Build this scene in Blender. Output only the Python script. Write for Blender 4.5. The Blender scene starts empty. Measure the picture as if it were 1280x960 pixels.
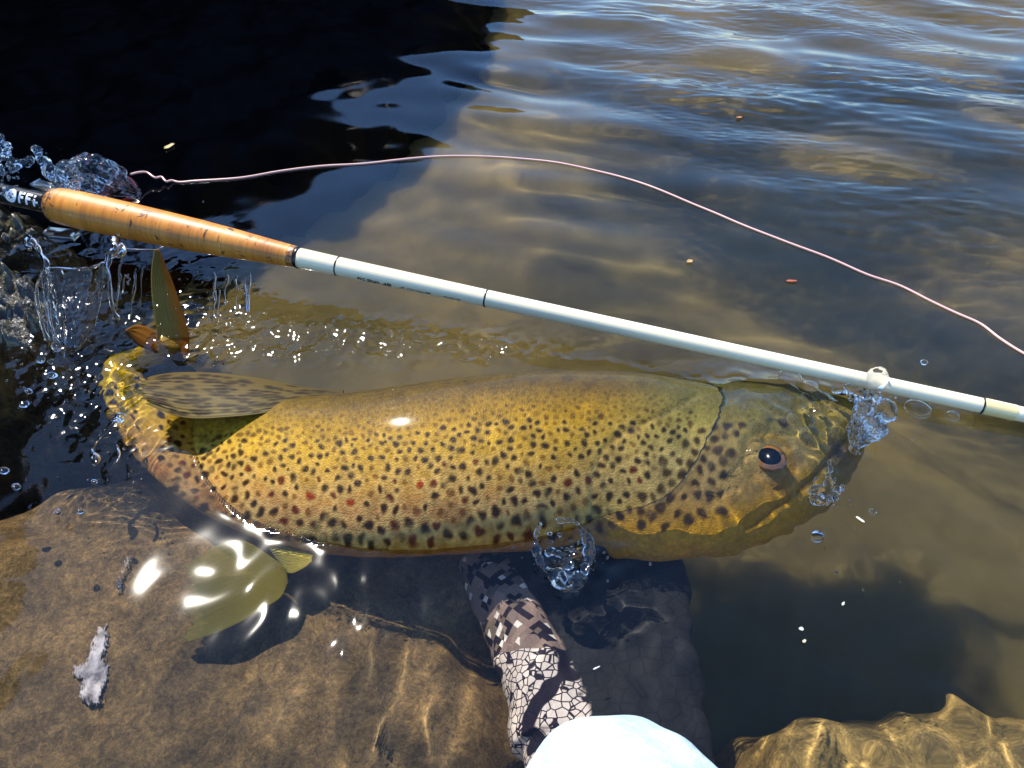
import bpy, bmesh, math, random
import numpy as np
from mathutils import Vector, Matrix

sc = bpy.context.scene
COL = sc.collection
R = math.radians

# ------------------------------------------------------------------ camera
UNIT = 10.0                                  # shapes are written in metres; the scene's unit is 10 cm
sc.unit_settings.system = 'METRIC'; sc.unit_settings.scale_length = 0.1
CAM_H, PITCH, HFOV = 0.354, 44.0, 67.0
cam = bpy.data.cameras.new('camera'); cam_o = bpy.data.objects.new('camera', cam); COL.objects.link(cam_o)
sc.camera = cam_o
cam.sensor_width = 36.0; cam.lens = 18.0 / math.tan(R(HFOV / 2))
cam.clip_start = 0.05; cam.clip_end = 2000.0
cam_o.location = (0, 0, CAM_H * UNIT); cam_o.rotation_euler = (R(90 - PITCH), 0, 0)
FPX = 640 / math.tan(R(HFOV / 2))
CF = np.array([0, math.cos(R(PITCH)), -math.sin(R(PITCH))])
CU = np.array([0, math.sin(R(PITCH)), math.cos(R(PITCH))])
CR = np.array([1.0, 0, 0]); CP = np.array([0, 0, CAM_H])

def ray(px, py):
    px = np.asarray(px, float); py = np.asarray(py, float)
    d = CF + ((px - 640) / FPX)[..., None] * CR + ((480 - py) / FPX)[..., None] * CU
    return d / np.linalg.norm(d, axis=-1, keepdims=True)
def P(px, py, z):
    """point at height z on the line of sight (in air)"""
    d = ray(px, py); t = (np.asarray(z, float) - CAM_H) / d[..., 2]
    return CP + d * t[..., None]
def PW(px, py, z):
    """point at depth z < 0 seen at that pixel through a flat water surface at 0"""
    d = ray(px, py); s = P(px, py, np.zeros(np.shape(px)))
    eta = 1 / 1.333; c = -d[..., 2:3]
    k = np.sqrt(1 - eta * eta * (1 - c * c))
    q = eta * d + (eta * c - k) * np.array([0, 0, 1.0])
    t = np.asarray(z, float) / q[..., 2]
    return s + q * t[..., None]
def proj(p):
    q = np.asarray(p) - CP
    zc = q @ CF
    return 640 + FPX * (q @ CR) / zc, 480 - FPX * (q @ CU) / zc

# ------------------------------------------------------------------ sky and sun
v = ray(262.0, 700.0)                       # the glint of the sun on level water
SUN = np.array([v[0], v[1], -v[2]])
sun_el = math.asin(SUN[2]); sun_az = math.atan2(SUN[0], SUN[1])
world = bpy.data.worlds.new('World'); sc.world = world; world.use_nodes = True
nt = world.node_tree
sky = nt.nodes.new('ShaderNodeTexSky'); sky.sky_type = 'NISHITA'; sky.sun_disc = False
sky.sun_elevation = sun_el; sky.sun_rotation = sun_az
sky.altitude = 100; sky.air_density = 1.1; sky.dust_density = 0.1; sky.ozone_density = 10.0
nt.links.new(sky.outputs[0], nt.nodes['Background'].inputs[0])
nt.nodes['Background'].inputs[1].default_value = 0.15
L = bpy.data.lights.new('sun', 'SUN'); L.energy = 4.0; L.angle = R(0.53); L.color = (1.0, 0.93, 0.82)
sun_o = bpy.data.objects.new('sun', L); COL.objects.link(sun_o)
sun_o.rotation_euler = Vector(SUN).to_track_quat('Z', 'Y').to_euler(); sun_o.location = (0, 0, 3)
L.cycles.is_caustics_light = True           # sunlight focused by the ripples reaches what lies below
vs = sc.view_settings
vs.view_transform = 'Standard'; vs.look = 'None'; vs.exposure = 1.02; vs.gamma = 1.0; vs.use_curve_mapping = False
sc.cycles.use_denoising = True
sc.cycles.sample_clamp_indirect = 20.0
sc.cycles.max_bounces = 10; sc.cycles.transmission_bounces = 10; sc.cycles.transparent_max_bounces = 12

# ------------------------------------------------------------------ helpers
def sm(a, b, x):
    t = np.clip((x - a) / (b - a), 0, 1); return t * t * (3 - 2 * t)
def lin(r, g, b):
    c = np.array([r, g, b]) / 255.0
    return np.where(c <= 0.04045, c / 12.92, ((c + 0.055) / 1.055) ** 2.4)
def grf(shape, dx, lam, seed, ang=0.0, stretch=1.0, width=0.4):
    """band-passed random field with unit deviation; crests run along ang, stretched that many times"""
    rng = np.random.default_rng(seed)
    F = np.fft.rfft2(rng.standard_normal(shape))
    ky = np.fft.fftfreq(shape[0], dx)[:, None]; kx = np.fft.rfftfreq(shape[1], dx)[None]
    ca, sa = math.cos(ang), math.sin(ang)
    k = np.sqrt(((kx * ca + ky * sa) * stretch) ** 2 + (-kx * sa + ky * ca) ** 2)
    G = np.exp(-0.5 * ((k - 1 / lam) / (width / lam)) ** 2)
    f = np.fft.irfft2(F * G, s=shape); return f / f.std()
def blur(a, s):
    ky = np.fft.fftfreq(a.shape[0])[:, None]; kx = np.fft.rfftfreq(a.shape[1])[None]
    return np.fft.irfft2(np.fft.rfft2(a) * np.exp(-2 * (math.pi * s) ** 2 * (kx * kx + ky * ky)), s=a.shape)
def polyline_dist(px, py, pts):
    d = np.full(np.shape(px), 1e9)
    for (ax, ay), (bx, by) in zip(pts[:-1], pts[1:]):
        vx, vy = bx - ax, by - ay
        t = np.clip(((px - ax) * vx + (py - ay) * vy) / (vx * vx + vy * vy), 0, 1)
        d = np.minimum(d, np.hypot(px - ax - t * vx, py - ay - t * vy))
    return d
def inside(px, py, pts):
    c = np.zeros(np.shape(px), bool); n = len(pts)
    for i in range(n):
        (ax, ay), (bx, by) = pts[i], pts[(i + 1) % n]
        if ay == by: continue
        c ^= ((ay > py) != (by > py)) & (px < (bx - ax) * (py - ay) / (by - ay) + ax)
    return c
def sdist(px, py, pts):
    d = polyline_dist(px, py, list(pts) + [pts[0]])
    return np.where(inside(px, py, pts), d, -d)
def spline(x, xp, Y):
    """Catmull-Rom through the rows of Y at xp"""
    xp = np.asarray(xp, float); Y = np.asarray(Y, float)
    if Y.ndim == 1: Y = Y[:, None]
    m = np.gradient(Y, xp, axis=0)
    i = np.clip(np.searchsorted(xp, x) - 1, 0, len(xp) - 2)
    h = (xp[i + 1] - xp[i])[:, None]; t = ((x - xp[i])[:, None]) / h
    return ((1 + 2 * t) * (1 - t) ** 2 * Y[i] + t * (1 - t) ** 2 * h * m[i] + t * t * (3 - 2 * t) * Y[i + 1] + t * t * (t - 1) * h * m[i + 1])

def mesh_np(name, verts, faces, smooth=True):
    me = bpy.data.meshes.new(name)
    verts = np.asarray(verts, np.float32); faces = np.asarray(faces, np.int32); k = faces.shape[1]
    me.vertices.add(len(verts)); me.vertices.foreach_set('co', verts.ravel())
    me.loops.add(faces.size); me.loops.foreach_set('vertex_index', faces.ravel())
    me.polygons.add(len(faces)); me.polygons.foreach_set('loop_start', np.arange(0, faces.size, k, dtype=np.int32))
    me.update(calc_edges=True); me.validate()
    me.polygons.foreach_set('use_smooth', np.full(len(me.polygons), smooth))
    return me
def grid_faces(ny, nx, wrap=False):
    i = np.arange(ny * nx).reshape(ny, nx)
    if wrap: i = np.concatenate([i, i[:, :1]], 1)
    return np.stack([i[:-1, :-1], i[:-1, 1:], i[1:, 1:], i[1:, :-1]], -1).reshape(-1, 4)
def obj(name, me, mat=None, parent=None, recv=False):
    o = bpy.data.objects.new(name, me); COL.objects.link(o)
    if mat is not None: me.materials.append(mat)
    if parent is not None:
        o.parent = parent; o.matrix_parent_inverse = Matrix.Translation(-Vector(parent.location))
    if recv: o.cycles.is_caustics_receiver = True
    return o
def tag(o, label=None, cat=None, group=None, kind=None):
    if label: o['label'] = label
    if cat: o['category'] = cat
    if group: o['group'] = group
    if kind: o['kind'] = kind
    return o
def empty(name, loc):
    o = bpy.data.objects.new(name, None); COL.objects.link(o); o.location = Vector(loc); o.empty_display_size = 0.02
    return o
def vcol(me, cols, name='col'):
    a = me.color_attributes.new(name, 'FLOAT_COLOR', 'POINT')
    c = np.ones((len(me.vertices), 4), np.float32); c[:, :3] = cols
    a.data.foreach_set('color', c.ravel())
def vfloat(me, vals, name):
    a = me.attributes.new(name, 'FLOAT', 'POINT'); a.data.foreach_set('value', np.asarray(vals, np.float32).ravel())
def vvec(me, vals, name):
    a = me.attributes.new(name, 'FLOAT_VECTOR', 'POINT'); a.data.foreach_set('vector', np.asarray(vals, np.float32).ravel())

class NT:
    def __init__(self, name):
        self.m = bpy.data.materials.new(name); self.m.use_nodes = True
        self.t = self.m.node_tree; self.b = self.t.nodes['Principled BSDF']; self.out = self.t.nodes['Material Output']
    def n(self, kind, **kw):
        o = self.t.nodes.new('ShaderNode' + kind)
        for k, val in kw.items():
            if k.startswith('i_'):
                key = k[2:]; key = int(key) if key.isdigit() else key.replace('_', ' ')
                if hasattr(val, 'is_output'): self.t.links.new(val, o.inputs[key])
                else: o.inputs[key].default_value = val
            else: setattr(o, k, val)
        return o
    def l(self, a, b): self.t.links.new(a, b)
    def set(self, **kw):
        for k, val in kw.items():
            s = self.b.inputs[k.replace('_', ' ')]
            if hasattr(val, 'is_output'): self.l(val, s)
            else: s.default_value = val
        return self
    def coord(self): return self.n('VectorMath', operation='SCALE', i_0=self.n('TexCoord').outputs['Object'], i_Scale=1 / UNIT).outputs[0]
    def noise(self, scale, detail=4, rough=0.55, vec=None, dist=0.0):
        return self.n('TexNoise', i_Scale=scale, i_Detail=detail, i_Roughness=rough, i_Distortion=dist, i_Vector=vec or self.coord()).outputs['Fac']
    def ramp(self, fac, stops, interp='LINEAR'):
        r = self.n('ValToRGB', i_Fac=fac); r.color_ramp.interpolation = interp
        e = r.color_ramp.elements
        while len(e) < len(stops): e.new(0.5)
        for x, (p, c) in zip(e, stops):
            x.position = p; x.color = (*c, 1) if len(c) == 3 else c
        return r.outputs['Color']
    def mix(self, a, b, f, mode='MIX'):
        m = self.n('MixRGB', blend_type=mode)
        for s, val in ((0, f), (1, a), (2, b)):
            if hasattr(val, 'is_output'): self.l(val, m.inputs[s])
            else: m.inputs[s].default_value = val if s == 0 else (*val, 1)
        return m.outputs[0]
    def math(self, op, a, b=0.0, c=0.0):
        m = self.n('Math', operation=op)
        for s, val in enumerate((a, b, c)):
            if hasattr(val, 'is_output'): self.l(val, m.inputs[s])
            else: m.inputs[s].default_value = val
        return m.outputs[0]
    def attr(self, name, out='Color'): return self.n('Attribute', attribute_name=name).outputs[out]
    def bump(self, h, strength=0.3, dist=0.001):
        b = self.n('Bump', i_Height=h, i_Strength=strength, i_Distance=dist * UNIT); self.l(b.outputs[0], self.b.inputs['Normal']); return b

def simple(name, c, rough=0.5, **kw):
    m = NT(name); m.set(Base_Color=(*c, 1), Roughness=rough, **kw); return m.m

# ------------------------------------------------------------------ materials
def mat_water():
    m = NT('river_water'); m.set(Base_Color=(1.0, 0.99, 0.95, 1), Roughness=0.045, IOR=1.333, Transmission_Weight=1.0); return m.m
def mat_splash():
    m = NT('splash_water'); m.set(Base_Color=(1, 1, 1, 1), Roughness=0.0, IOR=1.333, Transmission_Weight=1.0); return m.m
def mat_bed():
    m = NT('river_silt')
    a = m.noise(4.0, 2, 0.5); b = m.noise(60, 4, 0.6)
    c = m.ramp(a, [(0.30, (0.075, 0.063, 0.024)), (0.48, (0.128, 0.099, 0.034)), (0.62, (0.170, 0.126, 0.041)), (0.8, (0.122, 0.094, 0.032))])
    c = m.mix(c, m.ramp(b, [(0.3, (0.8, 0.8, 0.8)), (0.7, (1.1, 1.1, 1.1))]), 0.6, 'MULTIPLY')
    # loose silt hanging above the bottom spreads the light that falls on it
    m.set(Base_Color=c, Roughness=0.9, Specular_IOR_Level=0.0, Subsurface_Weight=1.0, Subsurface_Radius=(1.0, 1.0, 1.0), Subsurface_Scale=0.16 * UNIT); return m.m
def mat_algae(name, dark, mid, pale, scale=1.0, bump=0.8):
    """stone under a felt of short brown algae"""
    m = NT(name)
    co = m.coord()
    big = m.noise(11 * scale, 5, 0.6, co, 0.6)
    fur = m.noise(150 * scale, 6, 0.75, co, 0.8)
    fine = m.noise(620 * scale, 3, 0.6, co, 1.0)
    c = m.ramp(big, [(0.28, dark), (0.5, mid), (0.72, pale)])
    f = m.ramp(fur, [(0.32, (0.38, 0.38, 0.36)), (0.5, (0.85, 0.83, 0.78)), (0.68, (1.5, 1.42, 1.25))])
    c = m.mix(c, f, 1.0, 'MULTIPLY')
    c = m.mix(c, m.ramp(fine, [(0.33, (0.5, 0.5, 0.48)), (0.5, (0.95, 0.95, 0.95)), (0.67, (1.55, 1.5, 1.4))]), 0.8, 'MULTIPLY')
    m.set(Base_Color=c, Roughness=0.75, Specular_IOR_Level=0.2)
    m.bump(m.math('ADD', m.math('MULTIPLY', fur, 1.0), m.math('MULTIPLY', fine, 0.3)), bump, 0.006)
    return m.m
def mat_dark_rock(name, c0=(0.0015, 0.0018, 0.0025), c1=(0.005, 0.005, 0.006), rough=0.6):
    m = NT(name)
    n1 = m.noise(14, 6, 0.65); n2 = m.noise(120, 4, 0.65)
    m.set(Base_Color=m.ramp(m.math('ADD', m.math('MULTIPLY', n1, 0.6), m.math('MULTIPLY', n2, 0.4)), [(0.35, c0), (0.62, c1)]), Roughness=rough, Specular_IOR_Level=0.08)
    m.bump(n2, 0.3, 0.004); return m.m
def mat_wet_rock():
    m = NT('mossy_wet_rock')
    n1 = m.noise(40, 6, 0.65, None, 0.8); n2 = m.noise(260, 4, 0.65)
    c = m.ramp(n1, [(0.32, (0.008, 0.008, 0.008)), (0.5, (0.03, 0.027, 0.018)), (0.6, (0.10, 0.085, 0.03)), (0.72, (0.26, 0.19, 0.07))])
    m.set(Base_Color=m.mix(c, m.ramp(n2, [(0.3, (0.5, 0.5, 0.5)), (0.7, (1.3, 1.3, 1.3))]), 0.8, 'MULTIPLY'), Roughness=0.3, Coat_Weight=0.6, Coat_Roughness=0.06)
    m.bump(n2, 0.8, 0.005); return m.m
def mat_fish():
    m = NT('trout_skin')
    co = m.coord()
    c = m.attr('col')
    mott = m.noise(420, 3, 0.65, co)
    c = m.mix(c, m.ramp(mott, [(0.3, (0.72, 0.72, 0.70)), (0.52, (1, 1, 1)), (0.72, (1.28, 1.24, 1.12))]), 0.75, 'MULTIPLY')
    vo = m.n('TexVoronoi', feature='DISTANCE_TO_EDGE', i_Scale=620.0, i_Vector=co)
    hgt = m.math('ADD', m.math('MULTIPLY', m.math('MINIMUM', vo.outputs['Distance'], 0.25), 2.4), m.math('MULTIPLY', m.noise(90, 3, 0.5, co), 0.8))
    m.set(Base_Color=c, Roughness=0.5, Specular_IOR_Level=0.15, Coat_Weight=0.18, Coat_Roughness=0.10)
    m.bump(hgt, 0.35, 0.0010)
    return m.m
def mat_fin(name, trans=0.25):
    m = NT(name)
    m.set(Base_Color=m.attr('col'), Roughness=0.5, Specular_IOR_Level=0.15, Coat_Weight=0.0)
    tl = m.n('BsdfTranslucent', i_Color=m.attr('col')); tr = m.n('BsdfTransparent')
    a = m.n('MixShader', i_0=0.4, i_1=m.b.outputs[0], i_2=tl.outputs[0])
    b = m.n('MixShader', i_0=trans, i_1=a.outputs[0], i_2=tr.outputs[0])
    m.l(b.outputs[0], m.out.inputs['Surface']); return m.m
def mat_cork(name='cork', burl=False):
    m = NT(name)
    co = m.attr('rod', 'Vector')                        # x: metres along the rod, yz: metres around it
    mp = m.n('Mapping', i_Vector=co); mp.inputs['Scale'].default_value = (1.0, 0.32, 0.32)
    sv = mp.outputs[0]
    if burl:
        vo = m.n('TexVoronoi', i_Scale=420.0, i_Vector=co)
        c = m.mix(m.ramp(m.noise(500, 4, 0.6, co), [(0.35, (0.05, 0.022, 0.008)), (0.5, (0.40, 0.17, 0.04)), (0.7, (0.62, 0.32, 0.09))]),
                  m.ramp(vo.outputs['Color'], [(0.3, (0.35, 0.3, 0.25)), (0.8, (1.2, 1.1, 1.0))]), 0.7, 'MULTIPLY')
        m.set(Base_Color=c, Roughness=0.4, Coat_Weight=0.4, Coat_Roughness=0.15); m.bump(m.noise(400, 3, 0.6, co), 0.5, 0.001)
        return m.m
    rings = m.noise(520, 2, 0.5, m.n('Mapping', i_Vector=co, i_Scale=(1.0, 0.05, 0.05)).outputs[0])
    big = m.noise(55, 4, 0.6, sv)
    pit = m.noise(260, 3, 0.62, m.n('Mapping', i_Vector=co, i_Scale=(1.0, 0.22, 0.22)).outputs[0], 0.4)
    pit2 = m.noise(120, 2, 0.5, m.n('Mapping', i_Vector=co, i_Scale=(0.45, 1.0, 1.0)).outputs[0], 0.6)
    c = m.ramp(big, [(0.3, (0.46, 0.155, 0.014)), (0.5, (0.62, 0.225, 0.022)), (0.72, (0.70, 0.30, 0.042))])
    c = m.mix(c, m.ramp(rings, [(0.35, (0.80, 0.76, 0.70)), (0.55, (1.05, 1.05, 1.05))]), 0.8, 'MULTIPLY')
    pm = m.ramp(pit, [(0.625, (0, 0, 0)), (0.68, (1, 1, 1))]); pm2 = m.ramp(pit2, [(0.66, (0, 0, 0)), (0.71, (1, 1, 1))])
    c = m.mix(c, (0.10, 0.035, 0.010), pm); c = m.mix(c, (0.13, 0.05, 0.015), pm2)
    m.set(Base_Color=c, Roughness=0.5, Coat_Weight=0.25, Coat_Roughness=0.15)
    m.bump(m.math('SUBTRACT', m.math('MULTIPLY', rings, 0.3), m.math('ADD', pm, pm2)), 0.35, 0.0008)
    return m.m
def mat_glove():
    m = NT('printed_glove')
    st = m.attr('st', 'Vector'); pr = m.attr('printed', 'Fac'); sc_ = m.attr('scaly', 'Fac')
    rot = m.n('Mapping', i_Vector=st); rot.inputs['Rotation'].default_value = (0, 0, R(38))
    snap = m.n('VectorMath', operation='SNAP', i_0=rot.outputs[0]); snap.inputs[1].default_value = (0.0034, 0.0034, 0.0034)
    n1 = m.n('TexNoise', i_Scale=80.0, i_Detail=1.0, i_Vector=snap.outputs[0]).outputs['Fac']
    wn = m.n('TexWhiteNoise', i_Vector=snap.outputs[0]).outputs['Value']
    camo = m.ramp(n1, [(0.0, (0.30, 0.21, 0.165)), (0.40, (0.24, 0.17, 0.135)), (0.53, (0.018, 0.012, 0.020)), (0.63, (0.16, 0.12, 0.085)), (0.70, (0.30, 0.22, 0.17))], 'CONSTANT')
    camo = m.mix(camo, (0.80, 0.74, 0.66), m.ramp(wn, [(0.90, (0, 0, 0)), (0.905, (1, 1, 1))], 'CONSTANT'))
    weave = m.noise(1500, 2, 0.5, st)
    camo = m.mix(camo, m.ramp(weave, [(0.35, (0.8, 0.8, 0.8)), (0.65, (1.15, 1.15, 1.15))]), 0.7, 'MULTIPLY')
    vo = m.n('TexVoronoi', feature='DISTANCE_TO_EDGE', i_Scale=250.0, i_Vector=st, i_Randomness=0.75)
    cells = m.ramp(vo.outputs['Distance'], [(0.05, (0.02, 0.014, 0.024)), (0.085, (0.72, 0.62, 0.54))])
    dk = m.noise(48, 1, 0.5, st)
    cells = m.mix(cells, (0.016, 0.011, 0.02), m.ramp(dk, [(0.585, (0, 0, 0)), (0.60, (1, 1, 1))]))
    pat = m.mix(camo, cells, m.ramp(m.math('ADD', sc_, m.math('MULTIPLY', m.math('SUBTRACT', dk, 0.5), 0.9)), [(0.49, (0, 0, 0)), (0.51, (1, 1, 1))]))
    vp = m.n('TexVoronoi', feature='DISTANCE_TO_EDGE', i_Scale=130.0, i_Vector=st, i_Randomness=0.8)
    palm = m.ramp(vp.outputs['Distance'], [(0.02, (0.011, 0.0115, 0.0125)), (0.08, (0.0155, 0.016, 0.0172))])
    m.set(Base_Color=m.mix(palm, pat, pr), Roughness=0.8, Specular_IOR_Level=0.2)
    m.bump(m.math('ADD', m.math('MULTIPLY', m.math('MINIMUM', vp.outputs['Distance'], 0.1), 2.0), m.math('MULTIPLY', m.noise(90, 4, 0.6, st), 1.6)), 0.5, 0.0025)
    return m.m
M_WATER, M_SPLASH = mat_water(), mat_splash()

# ------------------------------------------------------------------ the shape of the trout (needed by the water around it)
#            T (back edge)   B (belly edge)  height   thickness/depth
ST = [((1076, 516), (1073, 545), -0.030, .62), ((1070, 501), (1061, 576), -0.030, .62), ((1056, 493), (1045, 603), -0.030, .62),
      ((1028, 487), (1015, 626), -0.030, .60), ((1000, 482), (981, 647), -0.030, .58), ((965, 476), (937, 668), -0.029, .58),
      ((920, 470), (891, 689), -0.027, .58), ((870, 465), (842, 700), -0.024, .58), ((815, 458), (788, 702), -0.017, .60),
      ((750, 455), (728, 700), -0.006, .61), ((670, 456), (652, 699), 0.004, .62), ((590, 462), (580, 700), 0.008, .62),
      ((510, 473), (508, 704), 0.007, .62), ((440, 483), (436, 705), 0.003, .61), ((385, 488), (366, 697), -0.001, .60),
      ((335, 491), (300, 675), -0.003, .58), ((292, 495), (242, 643), -0.008, .55), ((258, 500), (198, 608), -0.014, .53),
      ((234, 503), (167, 573), -0.021, .50), ((214, 503), (147, 541), -0.028, .48), ((198, 498), (135, 512), -0.029, .47),
      ((190, 490), (131, 483), -0.027, .46), ((190, 483), (143, 456), -0.024, .46), ((199, 476), (170, 443), -0.020, .48),
      ((213, 466), (193, 436), -0.014, .5), ((232, 446), (199, 426), -0.006, .5), ((233, 430), (201, 415), -0.003, .4), ((227, 408), (205, 403), 0.002, .22)]
_T = np.array([s[0] for s in ST], float); _B = np.array([s[1] for s in ST], float)
_mid = (_T + _B) / 2
_s = np.concatenate([[0], np.cumsum(np.hypot(*np.diff(_mid, axis=0).T))])
NR, NA = 1000, 270
sd = np.linspace(0, _s[-1], NR)
Ti = spline(sd, _s, _T); Bd = spline(sd, _s, _B)
Bi = Bd + np.stack([0 * sd, (22 * sm(760, 850, Ti[:, 0]) + 18 * sm(870, 970, Ti[:, 0])) * (1 - 0.4 * sm(1020, 1070, Ti[:, 0]))], -1)
zi = spline(sd, _s, [s[2] for s in ST])[:, 0]; ki = spline(sd, _s, [s[3] for s in ST])[:, 0]
Ci = P((Ti[:, 0] + Bi[:, 0]) / 2, (Ti[:, 1] + Bi[:, 1]) / 2, zi)
vi = CP - Ci; vi /= np.linalg.norm(vi, axis=1)[:, None]
def on_plane(px):
    d = ray(px[:, 0], px[:, 1]); t = np.sum((Ci - CP) * vi, 1) / np.sum(d * vi, 1); return CP + d * t[:, None]
Tw, Bw = on_plane(Ti), on_plane(Bi)
ai = np.linalg.norm(Tw - Bw, axis=1) / 2; ei = (Tw - Bw) / (2 * ai)[:, None]; Ci = (Tw + Bw) / 2
xm = (Ti[:, 0] + Bi[:, 0]) / 2
roll = (R(25) + R(7) * sm(790, 930, xm)) * sm(150, 330, xm) * np.where(sd > _s[19], 0, 1)
ni = np.cos(roll)[:, None] * vi + np.sin(roll)[:, None] * ei
ui = np.cos(roll)[:, None] * ei - np.sin(roll)[:, None] * vi
th = np.concatenate([np.linspace(0, math.pi, 190, endpoint=False), np.linspace(math.pi, 2 * math.pi, NA - 190, endpoint=False)])
ct, st_ = np.cos(th), np.sin(th)
bi = ai * ki
sect = np.sign(st_) * np.abs(st_) ** 0.9
FV = Ci[:, None] + (ai[:, None] * ct)[..., None] * ui[:, None] + (bi[:, None] * sect)[..., None] * ni[:, None]
# picture coordinates on the flank, used to lay out marks and furrows
wv = (1 - ct) / 2
TX = Ti[:, None, 0] + (Bd - Ti)[:, None, 0] * wv; TY = Ti[:, None, 1] + (Bd - Ti)[:, None, 1] * wv
WV = np.broadcast_to(wv, TX.shape); SV = np.broadcast_to(sd[:, None], TX.shape)
front = sm(0.05, 0.4, st_)[None]
GILL = [(868, 512), (846, 530), (808, 553), (770, 578), (750, 598), (738, 632), (738, 662), (752, 690)]
PREOP = [(905, 560), (880, 600), (868, 640), (885, 665)]
MOUTH = [(925, 662), (938, 654), (968, 634), (1005, 608), (1035, 580), (1052, 562), (1068, 544)]
dg = polyline_dist(TX, TY, GILL); dm = polyline_dist(TX, TY, MOUTH); dp = polyline_dist(TX, TY, PREOP)
ahead = sm(-14, 14, TX - np.interp(TY, [455, 512, 530, 553, 578, 598, 632, 662, 700], [900, 868, 846, 808, 770, 750, 738, 738, 756]))
de = np.hypot(TX - 955, (TY - 594))
disp = -0.0008 * np.exp(-(dg / 5) ** 2) + 0.0003 * ahead * sm(505, 530, TY) * (1 - sm(0, 60, dg)) - 0.0017 * np.exp(-(dm / 4.0) ** 2) - 0.0007 * np.exp(-(dp / 6) ** 2)
disp += 0.0028 * np.exp(-(de / 30) ** 2) - 0.0016 * np.exp(-((de - 31) / 5) ** 2)
disp += 0.0008 * np.exp(-((dm - 12) / 7) ** 2) * sm(895, 930, TX)
disp -= 0.0016 * np.exp(-(np.hypot(TX - 1008, TY - 545) / 5) ** 2)
FV = FV + (disp * front)[..., None] * ni[:, None]

def fish_surface(px, py):
    """nearest point of the flank facing the camera, given in picture coordinates"""
    j = np.argmin((TX[:, :190] - px) ** 2 + (TY[:, :190] - py) ** 2)
    return FV[:, :190].reshape(-1, 3)[j], ni[j // 190], ui[j // 190]

# ------------------------------------------------------------------ river water: one rippled sheet
DX = 0.0016
xs = np.arange(-0.86, 0.86, DX); ys = np.arange(0.04, 1.22, DX)
shape = (len(ys), len(xs))
X, Y = np.meshgrid(xs, ys)
PXX, PYY = proj(np.stack([X, Y, X * 0], -1))
def slope_noise(lam, slope, seed, **kw): return grf(shape, DX, lam, seed, **kw) * slope * lam / (2 * math.pi)
def blob(cx, cy, rx, ry): return np.exp(-((PXX - cx) / rx) ** 2 - ((PYY - cy) / ry) ** 2)
def swell(x, y):
    rng = np.random.default_rng(5); z = np.zeros(np.shape(x))
    for lam, a, ang in [(0.62, .020, 78), (0.41, .016, 104), (0.27, .014, 66), (0.22, .012, 112), (0.16, .010, 92)]:
        z = z + a * lam / 6.283 * np.sin(6.283 / lam * (x * math.cos(R(ang)) + y * math.sin(R(ang))) + rng.uniform(0, 6.28))
    return z
far = sm(430, 60, PYY) * sm(430, 800, PXX + 0.5 * (250 - PYY))
rip = sm(680, 900, PXX + 0.9 * (120 - PYY)) * sm(420, 120, PYY + 0.12 * (1280 - PXX) * 0)
H = swell(X, Y)
H += slope_noise(0.13, 0.11, 11, ang=R(-14), stretch=2.6) * far
H += slope_noise(0.055, 0.055, 12, ang=R(-16), stretch=2.6) * (0.08 + far)
H += slope_noise(0.020, 0.10, 13, ang=R(-10), stretch=2.4) * rip * sm(-.6, .8, grf(shape, DX, 0.25, 21, ang=R(-14), stretch=2))
H += slope_noise(0.0105, 0.08, 14, ang=R(-8), stretch=2.4) * rip * sm(-.5, .8, grf(shape, DX, 0.22, 22, ang=R(-14), stretch=2))
H += slope_noise(0.060, 0.010, 15) * 1.0
# shallow ripples that focus the sun on the stones near the camera
near = sm(560, 760, PYY)
H += slope_noise(0.045, 0.030, 16) * near + slope_noise(0.022, 0.032, 17, ang=R(80), stretch=1.8) * near * (0.35 + sm(330, 460, PXX))
H += slope_noise(0.030, 0.105, 18) * blob(1150, 900, 190, 110)
H += slope_noise(0.019, 0.10, 19, ang=R(86), stretch=2.6) * blob(450, 830, 130, 110)
calm = 1 - 0.1 * blob(258, 695, 120, 95)
H *= calm
# broken water: between rod and trout, round the tail, below the rod grip
turb = 0.9 * blob(430, 425, 190, 34) + 0.6 * blob(640, 435, 130, 16) + 1.0 * blob(250, 385, 70, 55) + 0.65 * blob(110, 500, 60, 60) + 0.7 * blob(60, 400, 90, 70) + 0.35 * blob(820, 455, 90, 12)
turb = np.clip(turb, 0, 1)
H += (slope_noise(0.0085, 0.17, 31) + slope_noise(0.018, 0.16, 32) + slope_noise(0.045, 0.10, 33)) * turb
# rings shed by the tail
c0 = P(190, 492, 0.0); rr = np.hypot(X - c0[0], Y - c0[1])
ringm = sm(0.012, 0.03, rr) * np.exp(-((rr - 0.032) / 0.03) ** 2) * sm(60, -20, PXX - 190)
H += 0.00019 * np.sin(rr / 0.0066 * 6.283 + 2.2 * grf(shape, DX, 0.03, 41)) * ringm
# the trout's back lifts the water; a film covers its head and tail
zf = np.full(shape, -1.0)
gx = np.clip(((FV[..., 0] - xs[0]) / DX).round().astype(int), 0, shape[1] - 1); gy = np.clip(((FV[..., 1] - ys[0]) / DX).round().astype(int), 0, shape[0] - 1)
np.maximum.at(zf, (gy.ravel(), gx.ravel()), FV[..., 2].ravel())
head_w = np.zeros(shape); np.maximum.at(head_w, (gy.ravel(), gx.ravel()), sm(862, 925, TX + 0.35 * (TY - 540)).ravel())
lift = np.where(zf > -0.2, np.maximum(zf + 0.0075, 0) * head_w, 0)
for k in range(3):
    lift = np.maximum(lift, blur(lift, 7.0) * 1.03)
lift = blur(lift, 7.0)
H = H + lift
headm = blur(sm(830, 880, PXX) * sm(1085, 1060, PXX) * ((PYY > 455) & (PYY < 700)), 6)
H += (slope_noise(0.030, 0.055, 51) + slope_noise(0.013, 0.075, 52)) * headm
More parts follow.
